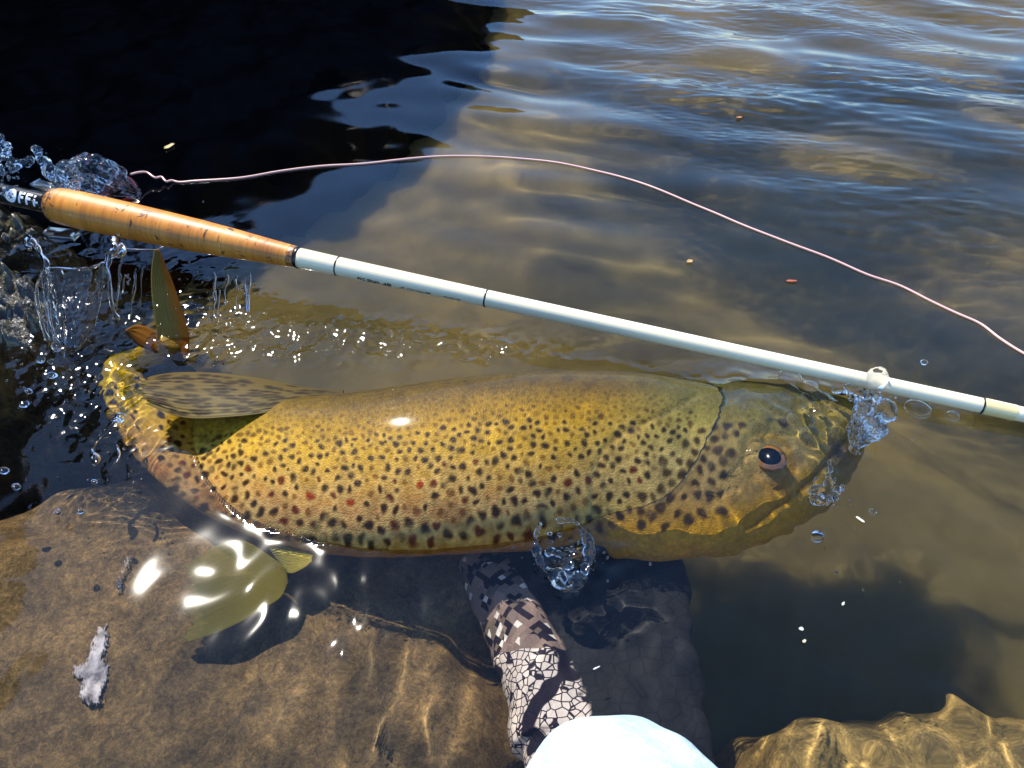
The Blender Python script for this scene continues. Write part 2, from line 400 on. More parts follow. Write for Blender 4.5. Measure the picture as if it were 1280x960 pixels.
H += 0.0010 * blob(1012, 525, 30, 34) * grf(shape, DX, 0.012, 53)
above = (zf > H) & (zf > -0.2)
men = blur(above.astype(float), 2.6)
H += 0.0014 * men * (~above) * (1 + 0.35 * grf(shape, DX, 0.03, 61))
gl = blob(735, 706, 46, 30); H += 0.0018 * gl * (0.6 + 0.5 * grf(shape, DX, 0.016, 62))
ed = np.minimum(np.minimum(X - xs[0], xs[-1] - X), np.minimum(Y - ys[0], ys[-1] - Y)); win = sm(0, 0.06, ed)
H = swell(X, Y) * (1 - win) + H * win
grow = np.cumsum(0.01 * 1.28 ** np.arange(22))
xa = np.concatenate([xs[0] - grow[::-1], xs, xs[-1] + grow]); ya = np.concatenate([ys[0] - grow[:17][::-1], ys, ys[-1] + grow])
XA, YA = np.meshgrid(xa, ya); HA = swell(XA, YA) * np.exp(-np.maximum(0, np.hypot(XA, YA) - 1.2) / 0.6)
HA[17:17 + shape[0], 22:22 + shape[1]] = H
me = mesh_np('river_water', np.stack([XA, YA, HA], -1).reshape(-1, 3), grid_faces(*XA.shape))
water = obj('river_water', me, M_WATER); water.cycles.is_caustics_caster = True
tag(water, 'clear brownish river water with ripples and sky reflections', kind='structure')
def water_z(p):
    i = int(round((p[1] - ys[0]) / DX)); j = int(round((p[0] - xs[0]) / DX))
    return float(H[min(max(i, 0), shape[0] - 1), min(max(j, 0), shape[1] - 1)])

# ------------------------------------------------------------------ river bed
bx = np.concatenate([-np.geomspace(60, 1.5, 12), np.linspace(-1.4, 1.4, 90), np.geomspace(1.5, 60, 12)])
by = np.concatenate([-np.geomspace(60, 0.7, 10), np.linspace(-0.6, 2.2, 90), np.geomspace(2.3, 60, 12)])
BX, BY = np.meshgrid(bx, by)
BZ = -0.20 + 0.014 * np.sin(BX * 5 + 1) * np.sin(BY * 6) + 0.012 * np.sin(BX * 17 + BY * 9)
bed = obj('riverbed', mesh_np('riverbed', np.stack([BX, BY, BZ], -1).reshape(-1, 3), grid_faces(*BX.shape)), mat_bed(), recv=True)
tag(bed, 'murky brown silt of the river bottom', kind='structure')

# ------------------------------------------------------------------ stones
def stone(name, label, cat, poly, ztop, edge, mat, rough=0.004, lam=0.04, step=0.004, seed=1, recv=True, under=True, floor=-0.25, tilt=(0, 0), group=None, wobble=0.15):
    """a stone whose top outline is poly (seen at depth ztop): flat-topped with a rounded shoulder"""
    f = PW if under else P
    pw = f(np.array([p[0] for p in poly]), np.array([p[1] for p in poly]), np.full(len(poly), ztop))[:, :2]
    lo, hi = pw.min(0) - 2.0 * edge, pw.max(0) + 2.0 * edge
    gx_ = np.arange(lo[0], hi[0], step); gy_ = np.arange(lo[1], hi[1], step)
    GX, GY = np.meshgrid(gx_, gy_)
    d = sdist(GX, GY, [tuple(p) for p in pw]) + grf(GX.shape, step, edge * 1.3 + 0.01, seed + 50) * edge * wobble
    t = np.clip(d / edge, -1.6, 1)
    prof = np.where(t > 0, -(1 - t) ** 2 * 0.35, -0.35 - 1.2 * (-t) - 1.6 * t * t)
    Z = ztop + prof * edge * 1.4 + grf(GX.shape, step, lam, seed) * rough + grf(GX.shape, step, lam * 0.33, seed + 1) * rough * 0.35
    Z += tilt[0] * (GX - GX.mean()) + tilt[1] * (GY - GY.mean())
    faces = grid_faces(*GX.shape); keep = (t.ravel()[faces] > -1.58).any(1)
    faces = faces[keep]; used = np.unique(faces); idx = np.full(GX.size, -1); idx[used] = np.arange(len(used))
    o = obj(name, mesh_np(name, np.stack([GX, GY, Z], -1).reshape(-1, 3)[used], idx[faces]), mat, recv=recv)
    return tag(o, label, cat, group)
M_ALGAE = mat_algae('brown_algae_stone', (0.050, 0.038, 0.020), (0.145, 0.098, 0.044), (0.24, 0.152, 0.062), 1.0, 0.22)
M_GOLD = mat_algae('golden_algae_stone', (0.20, 0.145, 0.05), (0.31, 0.215, 0.072), (0.40, 0.275, 0.09), 0.8, 0.15)
M_DARK = mat_dark_rock('near_black_rock')
slab = stone('submerged_slab', 'wide flat brown slab under shallow water at lower left', 'rock',
      [(-160, 640), (40, 610), (150, 585), (300, 600), (520, 640), (640, 700), (640, 820), (660, 1010), (660, 1200), (-260, 1200)], -0.045, 0.055, M_ALGAE, 0.0018, 0.09, 0.003, 3)
stone('submerged_boulder', 'golden submerged boulder laced with light lines at lower right', 'rock',
      [(975, 960), (985, 905), (1040, 895), (1100, 900), (1150, 878), (1215, 885), (1300, 890), (1400, 900), (1400, 1150), (985, 1150)], -0.080, 0.030, M_GOLD, 0.0010, 0.12, 0.003, 9, wobble=0.05)
stone('shade_ledge', 'added black sunken ledge standing in for shade at upper left', 'rock',
      [(-500, -60), (600, -60), (555, 40), (480, 104), (390, 158), (310, 205), (200, 250), (-300, 310)], -0.05, 0.04, M_DARK, 0.01, 0.12, 0.008, 15, recv=False)  # near-black ledge added to stand in for the shade in this water
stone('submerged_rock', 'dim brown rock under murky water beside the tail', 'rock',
      [(-200, 420), (60, 420), (140, 405), (195, 425), (180, 480), (110, 550), (-200, 580)], -0.095, 0.04, mat_algae('painted_shade_stone', (0.03, 0.026, 0.016), (0.08, 0.06, 0.03), (0.13, 0.09, 0.04)), 0.008, 0.05, 0.004, 18)  # darker stone colours put the shade beside the tail into the material
M_WET = mat_wet_rock()
stone('wet_rock', 'mossy wet rock at the left edge below the reel seat', 'rock',
      [(-120, 330), (-20, 318), (40, 350), (52, 385), (20, 412), (-120, 420)], 0.012, 0.02, M_WET, 0.005, 0.02, 0.002, 40, under=False)
stone('wet_rock', 'dark wet rock behind the reel seat at left edge', 'rock',
      [(-160, 240), (-40, 238), (20, 268), (60, 300), (44, 318), (-40, 305), (-160, 310)], -0.002, 0.02, M_WET, 0.005, 0.02, 0.002, 44, under=False)

# dark overhanging bank beyond the top left corner: seen as the black reflection on the water
SIL = [(-420, 470), (-200, 400), (-60, 345), (60, 300), (180, 272), (300, 262), (352, 250), (372, 228), (390, 207), (430, 188), (480, 172), (520, 150), (556, 112), (590, 92), (612, 62), (632, 30), (650, 4), (664, -20)]
DB = 1.75
sil = []
for a, b in SIL:
    w = P(np.float64(a), np.float64(b), 0.0); d = ray(a, b)
    tt = (DB - w[1]) / d[1]; sil.append((w[0] + d[0] * tt, -d[2] * tt))
sil = np.array(sil)
ub = np.linspace(0, 1, 240)
xb = np.interp(ub, np.linspace(0, 1, len(sil)), sil[:, 0]); hb = np.interp(ub, np.linspace(0, 1, len(sil)), sil[:, 1])
pv = np.array([(0.02, -0.30), (-0.03, -0.12), (-0.02, 0.0), (0.0, 0.25), (0.01, 0.6), (0.0, 0.88), (0.015, 1.0), (0.10, 1.05), (0.3, 1.06), (0.55, 0.9), (0.7, 0.4), (0.75, -0.1)])
tvv = np.linspace(0, 1, 90)
py_ = np.interp(tvv, np.linspace(0, 1, len(pv)), pv[:, 0]); pz_ = np.interp(tvv, np.linspace(0, 1, len(pv)), pv[:, 1])
nb = grf((90, 240), 1.0, 22, 71) * 0.016 + grf((90, 240), 1.0, 8, 72) * 0.006
BVx = np.broadcast_to(xb, (90, 240)) + 0.25 * py_[:, None] * 0
BVz = np.where(pz_[:, None] > 0, pz_[:, None] * hb[None], pz_[:, None] + 0 * hb[None])
BVy = DB + py_[:, None] + nb
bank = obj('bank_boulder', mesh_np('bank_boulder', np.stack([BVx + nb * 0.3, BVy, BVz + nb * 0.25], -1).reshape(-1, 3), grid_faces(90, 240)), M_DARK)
tag(bank, 'tall dark boulder on the far bank mirrored black in the upper left water', 'rock')

# unseen wall added at left to cut skylight and mirror dark beside the tail
wy = np.linspace(0.05, 1.72, 120); wp = np.array([(0.06, -0.3), (0.02, -0.1), (0.0, 0.0), (0.03, 0.35), (-0.02, 0.7), (0.03, 1.0), (-0.02, 1.25), (-0.12, 1.36), (-0.4, 1.4), (-0.8, 1.2), (-0.9, -0.2)])
wt = np.linspace(0, 1, 80); wx = np.interp(wt, np.linspace(0, 1, len(wp)), wp[:, 0]); wz = np.interp(wt, np.linspace(0, 1, len(wp)), wp[:, 1])
wn = grf((80, 120), 1.0, 24, 171) * 0.03 + grf((80, 120), 1.0, 8, 172) * 0.01
WX = -1.22 + wx[:, None] + wn + 0.06 * np.sin(wy * 3)[None]; WY = np.broadcast_to(wy, WX.shape) + wn * .4; WZ = np.broadcast_to(wz[:, None], WX.shape) + wn * .3
tag(obj('sky_blocker_wall', mesh_np('sky_blocker_wall', np.stack([WX, WY, WZ], -1).reshape(-1, 3), grid_faces(80, 120)), M_DARK), 'added dark rock wall blocking skylight outside the left edge', 'rock')

# ------------------------------------------------------------------ trout
rng = np.random.default_rng(8)
trout = empty('trout', P(600.0, 590.0, 0.0))
tag(trout, 'large spotted golden brown trout lying on its side at the surface', 'fish')
def paint_trout():
    w, x, y = WV, TX, TY
    def g(stops):
        p = [s[0] for s in stops]; c = np.array([lin(*s[1]) for s in stops])
        return np.stack([np.interp(w, p, c[:, k]) for k in range(3)], -1)
    body = g([(0, (98, 84, 48)), (.06, (112, 92, 46)), (.2, (128, 100, 38)), (.36, (168, 130, 38)), (.55, (186, 146, 52)), (.72, (182, 140, 74)), (.84, (176, 128, 82)), (.93, (170, 112, 58)), (1, (190, 140, 70))])
    tail = g([(0, (130, 105, 40)), (.15, (170, 135, 42)), (.4, (205, 165, 58)), (.62, (212, 168, 82)), (.8, (200, 150, 92)), (.92, (180, 130, 85)), (1, (180, 140, 80))])
    head = g([(0, (122, 114, 66)), (.2, (136, 124, 62)), (.4, (154, 138, 76)), (.6, (168, 146, 98)), (.76, (184, 152, 100)), (.88, (224, 172, 60)), (1, (226, 180, 58))])  # lower stops brightened: bounced light under the head put into the colour
    ft = (1 - sm(230, 480, x))[..., None]; fh = sm(700, 850, x + 0.5 * (y - 580))[..., None]
    c = body * (1 - ft) + tail * ft; c = c * (1 - fh) + head * fh
    pd = sm(_s[17], _s[21], SV)[..., None]; c = c * (1 - pd) + lin(206, 172, 48) * pd
    pe = sm(_s[23], _s[24] + 6, SV)[..., None]; c = c * (1 - pe) + lin(158, 124, 50) * pe
    # orange along the throat, brightened to paint in bounced light and caustics
    oc = np.exp(-((y - (694 - 0.06 * (x - 800))) / 22) ** 2) * sm(745, 775, x) * sm(930, 840, x)
    c = c * (1 - 0.75 * oc[..., None]) + lin(240, 182, 34) * 0.75 * oc[..., None]
    # snout and jaws turn olive, lightened in place of missing sun; grey inside the mouth
    sn = (sm(985, 1030, x))[..., None]; c = c * (1 - sn) + lin(172, 150, 80) * sn
    mo = (np.exp(-((x - 1042) / 17) ** 2 - ((y - 578) / 17) ** 2))[..., None]; c = c * (1 - 0.8 * mo) + lin(112, 98, 100) * 0.8 * mo
    yl = (np.exp(-((x - 1000) / 22) ** 2 - ((y - 606) / 10) ** 2))[..., None]; c = c * (1 - .6 * yl) + lin(200, 160, 40) * .6 * yl
    c *= (1 - 0.42 * np.exp(-(dm / 2.6) ** 2))[..., None] * (1 - 0.35 * np.exp(-(dg / 4.0) ** 2) * sm(520, 540, y))[..., None]
    # ring of gold round the eye
    er = np.exp(-((de - 26) / 6) ** 2) * sm(-1.0, 0.6, (x - 957) / 26 * 0.6 + 0.4)
    c = c * (1 - 0.4 * er[..., None]) + lin(178, 128, 46) * 0.4 * er[..., None]
    # spots: laid out at random with the size and spacing of each region
    pts = []
    cand = rng.uniform([140, 465], [1040, 705], (90000, 2))
    iT = np.argsort(Ti[:, 0]);
    ytop = np.interp(cand[:, 0], Ti[iT, 0][::8], np.maximum.accumulate(Ti[iT, 1][::-1])[::-1][::8] * 0 + Ti[iT, 1][::8])
    iB = np.argsort(Bd[:, 0]); ybot = np.interp(cand[:, 0], Bd[iB, 0][::8], Bd[iB, 1][::8])
    cell = {}
    for (cx, cy), yt, yb in zip(cand, ytop, ybot):
        w_ = (cy - yt) / max(yb - yt, 5)
        if w_ < 0.02 or w_ > 0.97: continue
        hd = cx > 905 - 0.8 * (cy - 500) and cx > 740
        if hd:
            if cx > 985 - 0.25 * (cy - 540) or w_ < 0.42 - 0.0 or w_ > 0.88 or math.hypot(cx - 955, cy - 594) < 46: continue
            if cx > 900 and cy > 600: continue
            sp, r, dens = 13, rng.uniform(4.6, 7.4), 1.0
            if cy < 565: sp, r = 11, rng.uniform(4.5, 6.5)
        else:
            lim = 0.30 if cx > 420 else 0.30 - 0.16 * min(1, (420 - cx) / 150)
            if w_ < lim - 0.07: continue
            k = min(1, max(0, (w_ - 0.3) / 0.6))
            sp = 7.6 + 5.0 * k + 0.2 * sm(500, 800, cx); r = rng.uniform(2.7, 4.6) * (1 + 0.42 * k)
            if cx < 300: sp *= 0.85; r *= 0.95
            if w_ < lim + 0.08: r *= 0.75
        ok = True
        gi, gj = int(cx // 30), int(cy // 30)
        for a in (-1, 0, 1):
            for b in (-1, 0, 1):
                for (qx, qy, qs) in cell.get((gi + a, gj + b), ()):
                    if (qx - cx) ** 2 + (qy - cy) ** 2 < (0.5 * (qs + sp)) ** 2: ok = False; break
        if not ok: continue
        cell.setdefault((gi, gj), []).append((cx, cy, sp)); pts.append((cx, cy, r, w_, hd))
    reds = [(385, 648, 6.0), (437, 657, 5), (525, 638, 5)]
    flat = [(TX[:, :190], TY[:, :190])]
    fx = TX[:, :190] + 0.7 * grf((NR, 190), 1.0, 16, 91); fy = TY[:, :190] + 0.7 * grf((NR, 190), 1.0, 16, 92)
    cc = c[:, :190].copy()
    order = np.argsort(xm[:int(NR * .86)]); 
    def paint(cx, cy, r, col, amt, halo, hcol, ell):
        rows = np.where(np.abs(fx[:, 95] - cx) < 95)[0]
        rows = rows[(rows < NR * .90)]
        if not len(rows): return
        r0, r1 = rows.min(), rows.max() + 1
        x_, y_ = fx[r0:r1], fy[r0:r1]
        ca, sa = math.cos(ell[1]), math.sin(ell[1])
        dx_, dy_ = x_ - cx, y_ - cy
        ang = np.arctan2(dy_, dx_)
        d = np.hypot((dx_ * ca + dy_ * sa) * ell[0], -dx_ * sa + dy_ * ca) / (1 + 0.08 * np.sin(2 * ang + ell[2]) + 0.05 * np.sin(3 * ang + ell[3]))
        h = np.exp(-((d - r * 1.55) / (r * 0.5)) ** 2) * halo
        m_ = amt * (1 - sm(r * 0.5, r * 1.22, d))
        sub = cc[r0:r1]
        sub[:] = sub * (1 - h[..., None]) + hcol * h[..., None]
        sub[:] = sub * (1 - m_[..., None]) + col * m_[..., None]
    dark, brown, pale, red = lin(36, 19, 9), lin(96, 60, 22), lin(206, 172, 112), lin(152, 60, 28)
    for cx, cy, r, w_, hd in pts:
        ell = (rng.uniform(0.85, 1.15) if w_ < 0.85 else 1.0 / rng.uniform(1.1, 1.6) if 0 else 0.8, rng.uniform(-.5, .5), rng.uniform(0, 6), rng.uniform(0, 6))
        u_ = rng.uniform()
        if any(math.hypot(cx - a, cy - b) < 14 for a, b, _ in reds): continue
        if hd: col, amt, halo = dark * (1 - .3 * u_) + brown * .3 * u_, 0.88, 0.12
        elif w_ < 0.42: col, amt, halo = brown * 0.8 + dark * .2, 0.35 + 0.5 * u_ * (w_ > 0.33), 0.05
        elif u_ < 0.34: col, amt, halo = brown, 0.70, 0.10; r *= 0.8
        elif w_ > 0.62 and u_ > 0.88: col, amt, halo = dark * .6 + red * .35, 0.95, 0.4
        else: col, amt, halo = dark, 0.93, 0.15 + 0.35 * min(1, max(0, (w_ - 0.55) / 0.25))
        paint(cx, cy, r, col, amt, halo, pale, ell)
    for cx, cy, r in reds: paint(cx, cy, r, red, 0.95, 0.4, pale, (1, 0, 1, 2))
    # faint pale net between the spots
    c[:, :190] = cc
    c = c * (1 - 0.40 * (1 - sm(.10, .48, w)))[..., None] * (1 - 0.16 * fh * (1 - oc[..., None]) * np.array([1.0, .85, 1.1])) * (1 + 0.08 * grf((NR, NA), 1.0, 30, 93) + 0.06 * grf((NR, NA), 1.0, 9, 94))[..., None]
    lum = c.mean(-1, keepdims=True); c = (lum + (c - lum) * 1.08) * np.array([.94, .97, .94])
    return np.clip(0.80 * np.clip(c, 0.004, 1) ** 1.12, 0.003, 1)
FC = paint_trout()
fv = FV.reshape(-1, 3); ff = grid_faces(NR, NA, True)
cap = [FV[0].mean(0) + 0.0015 * CR, FV[-1].mean(0)]
fv = np.vstack([fv, cap]); n0 = NR * NA
me = bpy.data.meshes.new('trout_body')
tri0 = [(n0, (j + 1) % NA, j) for j in range(NA)]; base = (NR - 1) * NA
tri1 = [(n0 + 1, base + j, base + (j + 1) % NA) for j in range(NA)]
q = np.vstack([ff, [(a, b, c, c) for a, b, c in []]]) if 0 else ff
allf = np.vstack([q])
me = mesh_np('trout_body', fv, allf)
bm = bmesh.new(); bm.from_mesh(me); bm.verts.ensure_lookup_table()
for t in tri0 + tri1:
    bm.faces.new([bm.verts[k] for k in t]).smooth = True
bmesh.ops.recalc_face_normals(bm, faces=bm.faces); bm.to_mesh(me); bm.free()
fc = np.vstack([FC.reshape(-1, 3), FC[0].mean(0)[None], FC[-1].mean(0)[None]])
vcol(me, fc)
M_FISH = mat_fish()
obj('body', me, M_FISH, trout, True)

# eye
ep, en, eu = fish_surface(955, 594)
et = np.cross(eu, en)
ES = 0.00049
def dome(name, rx, ry, hgt, mat, parent, off, nr=14, na=40, r0=0.0, colf=None):
    vv, cc = [], []
    for i in range(nr + 1):
        t = r0 + (1 - r0) * i / nr
        for j in range(na):
            a = 2 * math.pi * j / na
            vv.append(ep + et * (rx * t * math.cos(a)) + eu * (ry * t * math.sin(a)) + en * (off + hgt * math.sqrt(max(0, 1 - (t * 0.97) ** 2))))
            if colf: cc.append(colf(t, a))
    m_ = mesh_np(name, np.array(vv), grid_faces(nr + 1, na, True))
    if colf: vcol(m_, np.array(cc))
    return obj(name, m_, mat, parent, True)
mi = NT('eye_iris'); mi.set(Base_Color=mi.attr('col'), Roughness=0.25, Coat_Weight=1.0, Coat_Roughness=0.03)
def iris_col(t, a):
    k = 0.5 + 0.5 * math.cos(a - 2.6)
    c = lin(118, 80, 36) * (1 - k) + lin(180, 122, 54) * k
    if t > 0.86: c = c * 0.45
    if t < 0.68: c = lin(186, 140, 96)
    return c
eye = dome('eye', 21 * ES, 18.5 * ES, 0.0035, mi.m, trout, 0.0002, colf=iris_col)
dome('pupil', 14.5 * ES, 12 * ES, 0.0013, simple('eye_pupil', (0.002, 0.004, 0.012), 0.12, Specular_IOR_Level=0.25), eye, 0.0029)

# fins: each a thin sheet with raised rays
def fin(name, top, bot, zfun, colfun, mat, n=(150, 50), thick=0.0006, rays=14, parent=trout, under=False, amp=0.0004, ragged=0.0):
    """top / bot: picture outlines of the two long edges, root first"""
    def res(pts, k):
        pts = np.array(pts, float); s = np.concatenate([[0], np.cumsum(np.hypot(*np.diff(pts, axis=0).T))]); return spline(np.linspace(0, s[-1], k), s, pts)
    a, b = res(top, n[0]), res(bot, n[0])
    v_ = np.linspace(0, 1, n[1]); u_ = np.linspace(0, 1, n[0])
    U, V = np.meshgrid(u_, v_, indexing='ij')
    px = a[:, None, 0] * (1 - V) + b[:, None, 0] * V; py = a[:, None, 1] * (1 - V) + b[:, None, 1] * V
    if ragged: px = px + ragged * U ** 6 * (np.sin(V * 23) * .5 + np.sin(V * 61 + 1) * .5 + 1.6 * (2 * V - 1) ** 2 - .6)
    z = zfun(U, V, px, py) + amp * np.sin(V * rays * 6.283) * (0.3 + U)
    p = (PW if under else P)(px, py, z)
    m_ = mesh_np(name, p.reshape(-1, 3), grid_faces(*U.shape)); vcol(m_, np.clip(colfun(U, V, px, py), .003, 1).reshape(-1, 3))
    o = obj(name, m_, mat, parent, True)
    md = o.modifiers.new('thickness', 'SOLIDIFY'); md.thickness = thick; md.offset = 0
    return o
df_r = np.random.default_rng(4)
df_s = [(df_r.uniform(.04, .97), df_r.uniform(.06, .95), df_r.uniform(.020, .045), df_r.uniform(.026, .042)) for _ in range(210)]
def dorsal_col(U, V, px, py):
    base = lin(108, 88, 36) * (1 - V[..., None]) + lin(128, 110, 58) * V[..., None]
    base = base * (0.82 + 0.28 * np.sin(V * 15 * 6.283 + 2 * np.sin(V * 9))[..., None] * 0.25)
    base = base * (1 - 0.35 * sm(.3, 0, U))[..., None]
    d = np.zeros(U.shape)
    for (a, b, ra, rb) in df_s: d = np.maximum(d, np.exp(-(((U - a) / ra) ** 2 + ((V - b - 0.10 * (U - a)) / rb) ** 2) ** 2))
    return base * (1 - .9 * d[..., None]) + lin(38, 24, 14) * .9 * d[..., None]
zs = float(fish_surface(360, 494)[0][2])
fin('dorsal_fin', [(430, 488), (380, 484), (330, 474), (262, 466), (205, 467), (180, 471)], [(428, 496), (385, 505), (345, 514), (290, 521), (225, 521), (182, 505)],
    lambda U, V, px, py: zs + 0.002 + 0.004 * sm(0, .5, U) + 0.003 * np.sin(V * 3.1) * U - 0.004 * sm(.6, 1, U), dorsal_col, mat_fin('dorsal_fin', 0.06), (260, 110), amp=0.00005, ragged=5.0)
def yellow_fin(U, V, px, py):
    c = lin(206, 184, 50) * (1 - U[..., None]) + lin(150, 144, 74) * U[..., None]
    return c * (0.95 + 0.05 * np.sin(V * 17 * 6.283)[..., None])
fin('pelvic_fin', [(358, 712), (335, 694), (300, 676), (270, 684), (240, 708)], [(360, 728), (352, 745), (320, 768), (285, 787), (236, 803)],
    lambda U, V, px, py: -0.012 - 0.014 * U - 0.006 * V, yellow_fin, mat_fin('yellow_fin', 0.60), (110, 60), rays=17, under=True, amp=0.00012, ragged=-6.0)
fin('pelvic_fin', [(392, 694), (368, 688), (345, 683), (338, 688)], [(390, 704), (378, 712), (362, 717), (350, 706)],
    lambda U, V, px, py: -0.010 - 0.004 * U, yellow_fin, mat_fin('yellow_fin_root', 0.15), (50, 24), rays=8, under=True)
def amber(U, V, px, py):
    k = sm(.45, 1, V)[..., None]; t = sm(.55, 1, U)[..., None]
    c = lin(142, 120, 56) * (1 - k) + lin(188, 108, 16) * k
    c = c * (1 - .25 * t)
    return c * (0.95 + 0.08 * np.sin(V * 12 * 6.283)[..., None] * (1 - k))
fin('tail_fin', [(199, 450), (196, 412), (190, 365), (190, 338), (194, 312)], [(238, 450), (235, 414), (226, 384), (215, 352), (198, 312)],
    lambda U, V, px, py: -0.012 + 0.064 * U, amber, mat_fin('tail_fin', 0.12), (90, 40), thick=0.0012, rays=9, amp=0.00012)
def amber2(U, V, px, py): return lin(158, 100, 24) * (1 - .55 * sm(.5, 1, V))[..., None] * (1 - .3 * U)[..., None]
fin('adipose_fin', [(206, 432), (196, 418), (182, 409), (168, 408), (158, 413)], [(200, 446), (190, 440), (178, 434), (166, 424), (158, 414)],
    lambda U, V, px, py: -0.008 + 0.020 * U, amber2, mat_fin('adipose_fin', 0.08), (50, 24), thick=0.0016, rays=3, amp=0.0002)
def dusky(U, V, px, py): return (lin(96, 80, 36) * (1 - U[..., None]) + lin(60, 50, 26) * U[..., None]) * (0.85 + 0.2 * np.sin(V * 11 * 6.283)[..., None])
fin('pectoral_fin', [(734, 676), (716, 670), (698, 670), (678, 682)], [(738, 692), (728, 706), (712, 714), (694, 716)],
    lambda U, V, px, py: -0.010 - 0.004 * U, dusky, mat_fin('pectoral_fin', 0.2), (60, 30), rays=10, under=True)

# ------------------------------------------------------------------ fly rod
RA = P(66.0, 255.5, 0.034); RB = P(1500.0, 566.0, 0.005)
raxis = (RB - RA) / np.linalg.norm(RB - RA)
def rod_at(px):
    """metres along the rod where its centre line crosses picture column px"""
    lo, hi = -0.3, 1.6
    for _ in range(50):
        m_ = (lo + hi) / 2
        if proj(RA + raxis * m_)[0] < px: lo = m_
        else: hi = m_
    return lo
def scale_at(t): return float((RA + raxis * t - CP) @ CF) / FPX
n1 = np.cross(raxis, [0, 0, 1]); n1 /= np.linalg.norm(n1); n2 = np.cross(n1, raxis)
rod = empty('fly_rod', RA)
tag(rod, 'white fly rod with orange cork grip lying across the water above the trout', 'fishing rod')
def lathe(name, prof, mat, parent=rod, na=40, recv=True, closed=True):
    """prof: (metres along rod, radius)"""
    prof = [(prof[0][0], 1e-5)] + list(prof) + [(prof[-1][0], 1e-5)] if closed else list(prof)
    a = np.linspace(0, 2 * math.pi, na, endpoint=False); vv, at = [], []
    for t, r in prof:
        vv.append(RA + raxis * t + r * (np.cos(a)[:, None] * n1 + np.sin(a)[:, None] * n2))
        at.append(np.stack([np.full(na, t), r * np.cos(a), r * np.sin(a)], -1))
    m_ = mesh_np(name, np.concatenate(vv), grid_faces(len(prof), na, True)); vvec(m_, np.concatenate(at), 'rod')
    o = obj(name, m_, mat, parent, recv)
    return o
GX_ = [(66, 20.0), (76, 22.5), (100, 23.5), (150, 23.0), (200, 22.0), (250, 20.6), (290, 18.6), (330, 16.0), (371, 13.6)]
gt = np.array([rod_at(a) for a, _ in GX_]); gr = np.array([r * scale_at(t) for t, (_, r) in zip(gt, GX_)])
M_CORK, M_BURL = mat_cork(), mat_cork('burl_cork', True)
edges = np.concatenate([[gt[0], gt[0] + 0.0065], np.linspace(gt[0] + 0.0065, gt[-1] - 0.005, 13)[1:], [gt[-1]]])
for k, (a, b) in enumerate(zip(edges[:-1], edges[1:])):
    ts = np.linspace(a, b, 9); rs = np.interp(ts, gt, gr); rs[0] -= 0.00004; rs[-1] -= 0.00004
    if k == 0: rs[:3] -= np.array([0.0022, 0.0008, 0.0002])
    lathe('cork_ring', list(zip(ts, rs)), M_BURL if k in (0, len(edges) - 2) else M_CORK, closed=k in (0, len(edges) - 2))
M_BLANK = NT('cream_blank'); M_BLANK.set(Base_Color=(0.90, 0.80, 0.52, 1), Roughness=0.25, Coat_Weight=1.0, Coat_Roughness=0.04); M_BLANK = M_BLANK.m
M_BLACK = simple('black_thread', (0.006, 0.006, 0.007), 0.3)
BL = [(371, 12.8), (423, 12.0), (608, 10.9), (900, 10.2), (1228, 9.8), (1500, 9.4)]
bt = np.array([rod_at(a) for a, _ in BL]); br = np.array([r * scale_at(t) for t, (_, r) in zip(bt, BL)])
ts = np.linspace(bt[0], bt[-1] + 0.35, 160); lathe('blank', list(zip(ts, np.interp(ts, bt, br) * np.where(ts > bt[-1], 1 - 0.6 * (ts - bt[-1]), 1))), M_BLANK)
def ring(name, px, w, extra, mat):
    t = rod_at(px); r = float(np.interp(t, bt, br)) + extra
    return lathe(name, [(t - w / 2, r - extra * .6), (t - w * .35, r), (t + w * .35, r), (t + w / 2, r - extra * .6)], mat)
ring('winding_check', 373, 0.0026, 0.0006, M_BLACK)
for px in (423, 608, 1227): ring('thread_wrap', px, 0.0011, 0.00035, M_BLACK)
t0, t1 = rod_at(1229), rod_at(1268)
lathe('ferrule_wrap', [(t0, np.interp(t0, bt, br) + .0004), (t1, np.interp(t1, bt, br) + .0003)], simple('amber_varnish', (0.80, 0.66, 0.30), 0.15, Coat_Weight=1.0), closed=False)
# reel seat, hood and reel
tb = gt[0]; rs_ = 12.5 * scale_at(tb)
M_SEAT = simple('black_anodised_seat', (0.008, 0.010, 0.012), 0.25, Coat_Weight=0.8)
M_SILVER = simple('brushed_silver', (0.62, 0.64, 0.67), 0.28, Metallic=1.0)
lathe('reel_seat', [(tb - 0.060, rs_ * .96), (tb - 0.055, rs_), (tb - 0.003, rs_), (tb + 0.002, rs_ * 1.02)], M_SEAT)
lathe('seat_ring', [(tb - 0.0048, rs_ * 1.02), (tb - 0.0042, rs_ * 1.14), (tb - 0.0012, rs_ * 1.14), (tb - 0.0005, rs_ * 1.02)], M_SEAT)
def bar(name, p0, p1, w, h, mat, parent):
    p0, p1 = np.array(p0), np.array(p1); d = p1 - p0; Ln = np.linalg.norm(d); d /= Ln
    s = np.cross(d, [0, 0, 1]); s /= np.linalg.norm(s); u = np.cross(s, d)
    bm = bmesh.new(); bmesh.ops.create_cube(bm, size=1)
    for vtx in bm.verts:
        c_ = vtx.co; q_ = (p0 + p1) / 2 + d * c_.x * Ln + s * c_.y * w + u * c_.z * h; vtx.co = Vector(q_)
    bmesh.ops.bevel(bm, geom=bm.edges[:], offset=min(w, h) * 0.38, segments=4, affect='EDGES', profile=0.5)
    m_ = bpy.data.meshes.new(name); bm.to_mesh(m_); bm.free()
    for p_ in m_.polygons: p_.use_smooth = True
    return obj(name, m_, mat, parent, True)
